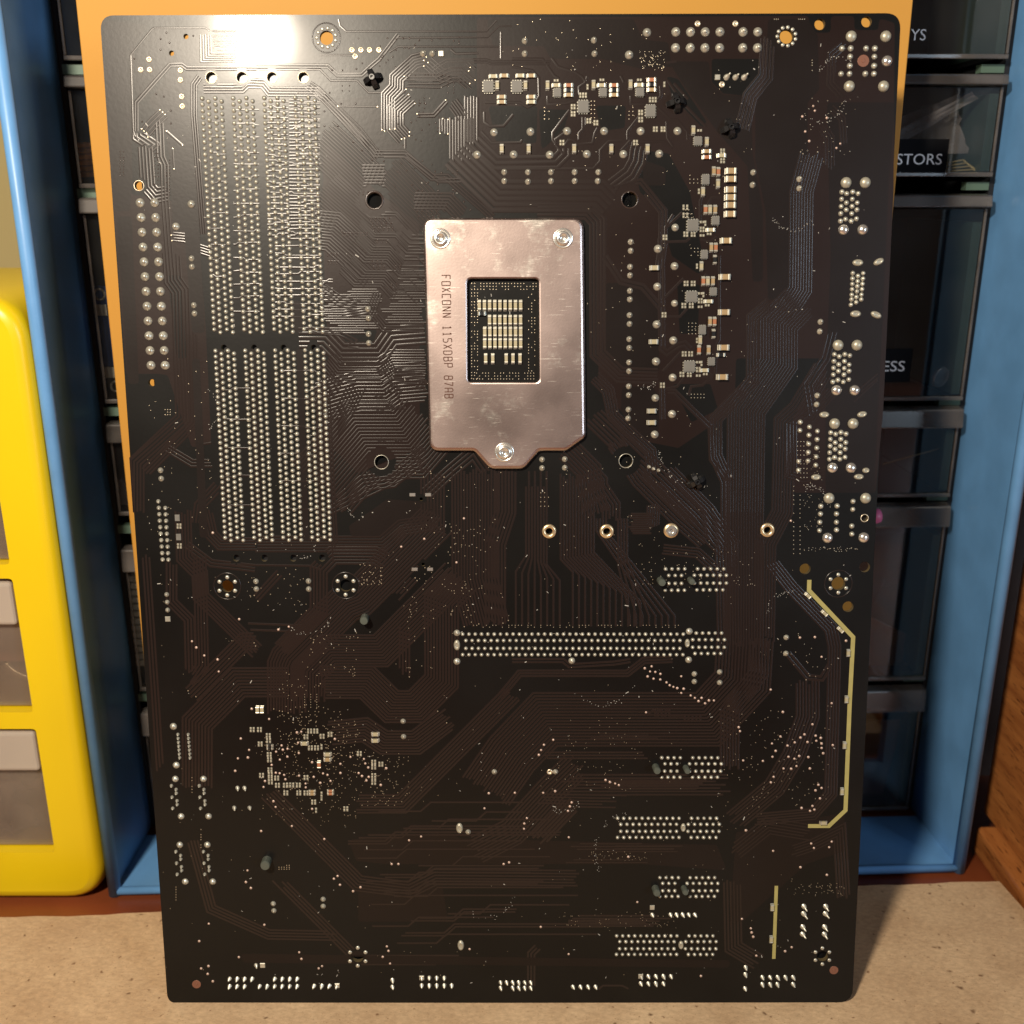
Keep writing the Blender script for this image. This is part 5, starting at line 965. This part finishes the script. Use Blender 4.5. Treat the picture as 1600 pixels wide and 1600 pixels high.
incab('plastic_bag', 'film', 'crumpled clear plastic bag in the STORS drawer', 'bag', film([(1392, 190), (1500, 145), (1510, 240), (1392, 240)], 56, 2.5))
incab('plastic_bag', 'film', 'folded clear bag strip slanting across the STORS drawer', 'bag', film([(1402, 205), (1520, 142), (1528, 154), (1410, 222)], 50, 1.0, 8))
def wires(mb):
    for i in range(5):
        a0 = cabxy(1472 + i, 256 + 4 * i, 52); a1 = cabxy(1505 + 4 * i, 250 + 5 * i, 50); a2 = cabxy(1518 + 3 * i, 262 + 2 * i, 50)
        tube(mb, (a0[0], 52, a0[1]), (a1[0], 50 - i * .6, a1[1]), .35, 6); tube(mb, (a1[0], 50 - i * .6, a1[1]), (a2[0], 49.5 - i * .6, a2[1]), .35, 6)
incab('wire_bundle', 'wire', 'straw coloured component leads in the STORS drawer', 'wires', wires)
def disc(mb):
    c_ = cabxy(1469, 589, YD + 4); mb.lathe(0, 0, 0, [(4.1, 0), (4.1, 1.1), (3.7, 1.4), (3.2, 1.15), (.4, 1.15)], 26)
cz = cabxy(1469, 589, YD + 3)
incab('metal_disc', 'disc', 'dull round metal disc at the bottom of the ESS drawer', 'disc', disc, Matrix.Translation((cz[0] * S, (YD + 4) * S, cz[1] * S)) @ Matrix.Rotation(math.pi / 2 + .2, 4, 'X') @ Matrix.Rotation(.4, 4, 'Y'), smooth=False)
def hair(mb):
    a0 = cabxy(1380, 725, 50); a1 = cabxy(1478, 698, 48); tube(mb, (a0[0], 50, a0[1]), (a1[0], 48, a1[1]), .3, 6)
incab('loose_wire', 'wire', 'single thin wire lying in the shallow right drawer', 'wire', hair)
def stub(mb): mb.lathe(0, 0, -14, [(3.0, 0), (3.0, 14), (2.6, 15.4), (1.6, 16), (.3, 16.2)], 18)
pz = cabxy(1369.5, 806, YD - 8)
incab('pink_pin', 'rose', 'pink rounded stub poking out beside the right board edge', 'stub', stub, Matrix.Translation((pz[0] * S, (YD - 8) * S, pz[1] * S)) @ Matrix.Rotation(1.35, 4, 'Y') @ Matrix.Rotation(.25, 4, 'X'))
def card4(mb):
    a0 = cabxy(1340, 955, 50); a1 = cabxy(1455, 1010, 60); b0 = cabxy(1340, 1040, 50); b1 = cabxy(1447, 1040, 60)
    mb.poly([(a0[0], 50, a0[1]), (a1[0], 60, a1[1]), (b1[0], 60, b1[1]), (b0[0], 50, b0[1]), (a0[0], 51, a0[1]), (a1[0], 61, a1[1]), (b1[0], 61, b1[1]), (b0[0], 51, b0[1])], [(0, 1, 2, 3), (7, 6, 5, 4), (0, 4, 5, 1), (1, 5, 6, 2), (2, 6, 7, 3), (3, 7, 4, 0)])
incab('brown_card', 'brownbox', 'brown card sloping across the bottom of the smoky drawer', 'card', card4, smooth=False)  # stands in for the reflection in the drawer front
def card5(mb):
    P5 = [(1300, 1128, 52), (1412, 1125, 52), (1362, 1300, 52), (1300, 1300, 52)]; v_ = []
    for th in (0, 1):
        for x, y, dd in P5: a_ = cabxy(x, y, dd); v_.append((a_[0], dd + th, a_[1]))
    mb.poly(v_, [(0, 1, 2, 3), (7, 6, 5, 4), (0, 4, 5, 1), (1, 5, 6, 2), (2, 6, 7, 3), (3, 7, 4, 0)])
incab('brown_card', 'brownbox', 'brown card with slanted edge in the lowest right drawer', 'card', card5, smooth=False)  # slanted brown reflection built as a flat shape
def lining(mb):
    a0 = cabxy(1300, 1112, 66); a1 = cabxy(1440, 1306, 66); mb.box(a0[0], 66, a1[1], a1[0], 67, a0[1])
incab('brown_packet', 'brownbox', 'flat brown packet standing at the back of the lowest right drawer', 'packet', lining, smooth=False)  # brown backing, part of the same painted reflection
def module(mb):
    a0 = cabxy(144, 446, 50); a1 = cabxy(196, 612, 50)
    mb.box(a0[0], 50, a1[1], a1[0], 51.6, a0[1])
bm_ = empty('circuit_module', mtx=CMX); tag(bm_, 'small blue circuit module with mounting holes in the left drawer', 'module')
a0 = cabxy(143, 447, 50); a1 = cabxy(196, 572, 50)
mb = MB(); mb.poly([], [])
mb.box(a0[0], 50, a1[1], a1[0], 51.6, a0[1]); mb.build('module_board', M['bluepcb'], bm_)
for (x0_, y0_, x1_, y1_) in ((148, 476, 168, 493), (163, 574, 196, 590)):
    b0 = cabxy(x0_, y0_, 49); b1 = cabxy(x1_, y1_, 49); mb = MB(); mb.box(b0[0], 48.8, b1[1], b1[0], 49.95, b0[1]); mb.build('connector', M['white'], bm_)
for x_, y_ in ((155, 460), (181, 604)):
    b0 = cabxy(x_, y_, 49.5); mb = MB(); n = 18; pts = []
    for r_, dd in ((2.3, 49.9), (2.2, 49.4), (1.6, 49.4), (1.5, 49.9)): pts += [(b0[0] + r_ * math.cos(2 * math.pi * i / n), dd, b0[1] + r_ * math.sin(2 * math.pi * i / n)) for i in range(n)]
    mb.poly(pts, [(k * n + i, k * n + (i + 1) % n, (k + 1) * n + (i + 1) % n, (k + 1) * n + i) for k in range(3) for i in range(n)]); mb.build('mounting_hole', M['white'], bm_, smooth=True)
def ribs(mb):
    for i in range(13):
        y = 905 + 11 * i; b0 = cabxy(200 + .9 * i, y, 47); mb.box(b0[0], 47, b0[1] - 1.05, b0[0] + 14, 54, b0[1] + 1.05)
    b0 = cabxy(204, 896, 48); b1 = cabxy(216, 1045, 48); mb.box(b0[0] + 2, 49, b1[1], b0[0] + 15, 53, b0[1])
incab('ribbed_strip', 'white', 'white plastic strip with dark ribs in the left drawer', 'strip', ribs, smooth=False)
def coil(mb):
    a_ = cabxy(128, 268, 54)
    for i in range(6): mb.lathe(a_[0], 56, a_[1] - 2 + i * 2.0, [(5.5, 0), (6.2, .9), (5.5, 1.8)], 16)
incab('orange_coil', 'orangewire', 'coil of orange wire in the left drawer', 'coil', coil)
incab('plastic_bag', 'film', 'crinkled clear film behind the lip of the lowest left drawer', 'bag', film([(205, 1112), (236, 1108), (240, 1150), (212, 1190)], 48, 1.4, 8))
incab('plastic_bag', 'film', 'clear film bunched in the shallow left drawer', 'bag', film([(165, 752), (200, 745), (203, 790), (172, 790)], 50, 1.6, 8))
M['dimfilm'] = clear_plastic('dim_bag_film', (0.9, 0.9, 0.9), 0.25, 0.035, (0.5, 0.48, 0.48))
incab('plastic_bag', 'dimfilm', 'dim clear bag hanging inside the tall ESS drawer', 'bag', film([(1378, 345), (1470, 335), (1462, 560), (1372, 560)], 66, 3))
incab('plastic_bag', 'dimfilm', 'grey clear bag folded in the smoky right drawer', 'bag', film([(1345, 835), (1425, 830), (1400, 900), (1345, 960)], 58, 2.5))

# ================================================================== YELLOW CASE
YY = 60; yc = empty('yellow_drawer_case', (-180, YY, DZ)); tag(yc, 'bright yellow plastic drawer case left of the blue cabinet', 'case')
def yw(x, y): q_ = hit(x, y, Vector((0, YY, 0)), Vector((0, 1, 0))); return q_.x + 180, q_.z - DZ
XR = 22.6; XI = 6.2; ZT = 231.0
zz = [yw(20, a)[1] for a in (882, 904, 1113, 1139, 1332)]
outer = rounded([(-160, .4), (XR, .4), (XR, ZT), (-160, ZT)], [14, 15, 17, 14], 8)
wins = []
for zlo, zhi in ((zz[0], ZT - 26), (zz[2], zz[1]), (zz[4], zz[3])): wins.append([(-134, zlo), (XI, zlo), (XI, zhi), (-134, zhi)])
mb = MB(); plate(mb, offset(outer, 4.6), [rounded(w_, 1.5, 3) for w_ in wins], 60, 120)
n_ = len(outer); ps = []; RR = [(0, 0), (0, 114), (.3, 116.4), (1.2, 118.4), (2.6, 119.6), (4.6, 120)]
for dd, cc in RR: ps += [(x_, y_, cc) for x_, y_ in offset(outer, dd)]
mb.poly(ps, [(k * n_ + i, k * n_ + (i + 1) % n_, (k + 1) * n_ + (i + 1) % n_, (k + 1) * n_ + i) for k in range(len(RR) - 1) for i in range(n_)])
mb.v = [(a, 120 - c, b) for a, b, c in mb.v]; o = mb.build('case_shell', M['yellow'], yc)
bm = bmesh.new(); bm.from_mesh(o.data); bmesh.ops.remove_doubles(bm, verts=bm.verts, dist=1e-7); bmesh.ops.recalc_face_normals(bm, faces=bm.faces); bm.to_mesh(o.data); bm.free()
o.data.polygons.foreach_set('use_smooth', [True] * len(o.data.polygons)); o.data.set_sharp_from_angle(angle=R(35))
mb = MB(); mb.box(-150, 121, 4, 14, 122, ZT - 4); mb.build('case_back', M['dark'], yc)
YL = ['milky drawer with plain grey front, topmost in the yellow case', 'milky drawer with a bright curl inside, middle of the yellow case', 'milky drawer at the bottom of the yellow case']
for k, w_ in enumerate(wins):
    d = empty('milky_drawer', (-180, YY, DZ + w_[0][1])); tag(d, YL[k], 'drawer', 'milky drawers in the yellow case'); h = w_[2][1] - w_[0][1] - 1.2
    mb = MB(); mb.box(-133, 4, .4, XI - 1, 5.6, h); bevel(mb.build('front_panel', M['milky'], d), .5)
    if k: 
        mb = MB(); mb.box(-133, 0.6, h - 17, XI - 1.3, 3.9, h - .6); bevel(mb.build('handle_lip', M['milkylip'], d), 1.5, 3)
    mb = MB(); mb.box(-133, 5.7, .4, -131.6, 100, h * .9); mb.box(XI - 2.4, 5.7, .4, XI - 1, 100, h * .9); mb.box(-131.5, 5.7, .4, XI - 2.5, 100, 1.6); mb.build('drawer_body', M['milky'], d)
def curl(mb):
    pr_ = None
    for i in range(14):
        t = i / 13; q_ = hit(10 + 42 * t, 1036 + 30 * t + 3 * math.sin(t * 5), Vector((0, YY + 9, 0)), Vector((0, 1, 0)))
        if pr_ is not None: tube(mb, tuple(pr_), tuple(q_), 1.3, 8)
        pr_ = q_
mb = MB(); curl(mb); o = mb.build('metal_curl', M['bright'], smooth=True); tag(o, 'shiny metal curl inside the middle milky drawer', 'curl')
def bag_in_case(pts, dep, lab):
    mb = MB(); vs = []; n = 10; c_ = [hit(x, y, Vector((0, YY + dep, 0)), Vector((0, 1, 0))) for x, y in pts]
    for j in range(n + 1):
        for i in range(n + 1):
            u, v = i / n, j / n; p = (c_[0] * (1 - u) + c_[1] * u) * (1 - v) + (c_[3] * (1 - u) + c_[2] * u) * v
            vs.append((p.x, p.y + random.uniform(-3, 3) + 3 * math.sin(5 * u + 3 * v), p.z))
    mb.poly(vs, [(j * (n + 1) + i, j * (n + 1) + i + 1, (j + 1) * (n + 1) + i + 1, (j + 1) * (n + 1) + i) for j in range(n) for i in range(n)])
    tag(mb.build('plastic_bag', M['film'], smooth=True), lab, 'bag')
bag_in_case([(-60, 1195), (70, 1200), (92, 1322), (-60, 1322)], 14, 'crumpled clear film inside the bottom milky drawer')
bag_in_case([(-60, 730), (12, 735), (22, 870), (-60, 870)], 14, 'clear film behind the topmost milky drawer front')
mb = MB(); mb.box(-180 - 130, YY + 30, DZ + zz[2] + 6, -176, YY + 40, DZ + zz[1] - 12); o = mb.build('red_packet', M['redpack']); tag(o, 'dull red packet standing in the middle milky drawer', 'packet')

mb = MB(); mb.box(186, 150, DZ + .05, 420, 168, 520); o = mb.build('dark_board', M['darkwood']); tag(o, 'dark brown wooden board in the gap behind the oak cabinet', 'board')  # sheet added so the gap between the cabinets looks dark
# ================================================================== OAK CABINET
ok = empty('oak_cabinet', (191, 60, DZ)); tag(ok, 'varnished oak furniture post on a wide oak base at the right edge', 'cabinet')
def oz(x, y): q_ = hit(x, y, Vector((191, 0, 0)), Vector((1, 0, 0))); return q_
yb = oz(1516, 1327).y; zt = oz(1518, 1283).z
mb = MB(); mb.box(0.4, -260, .3, 160, yb - 60, zt - DZ); o = mb.build('base_plinth', M['oak'], ok); bevel(o, 2.2, 3)
ypn = hit(1546, 1200, Vector((198.5, 0, 0)), Vector((1, 0, 0))).y
mb = MB(); mb.box(7.5, -12, zt - DZ + .05, 60, ypn - 60, 420); o = mb.build('oak_post', M['oak'], ok); bevel(o, 1.2, 2)
print('verts traces', len(TR.v), 'objects', len(bpy.data.objects))
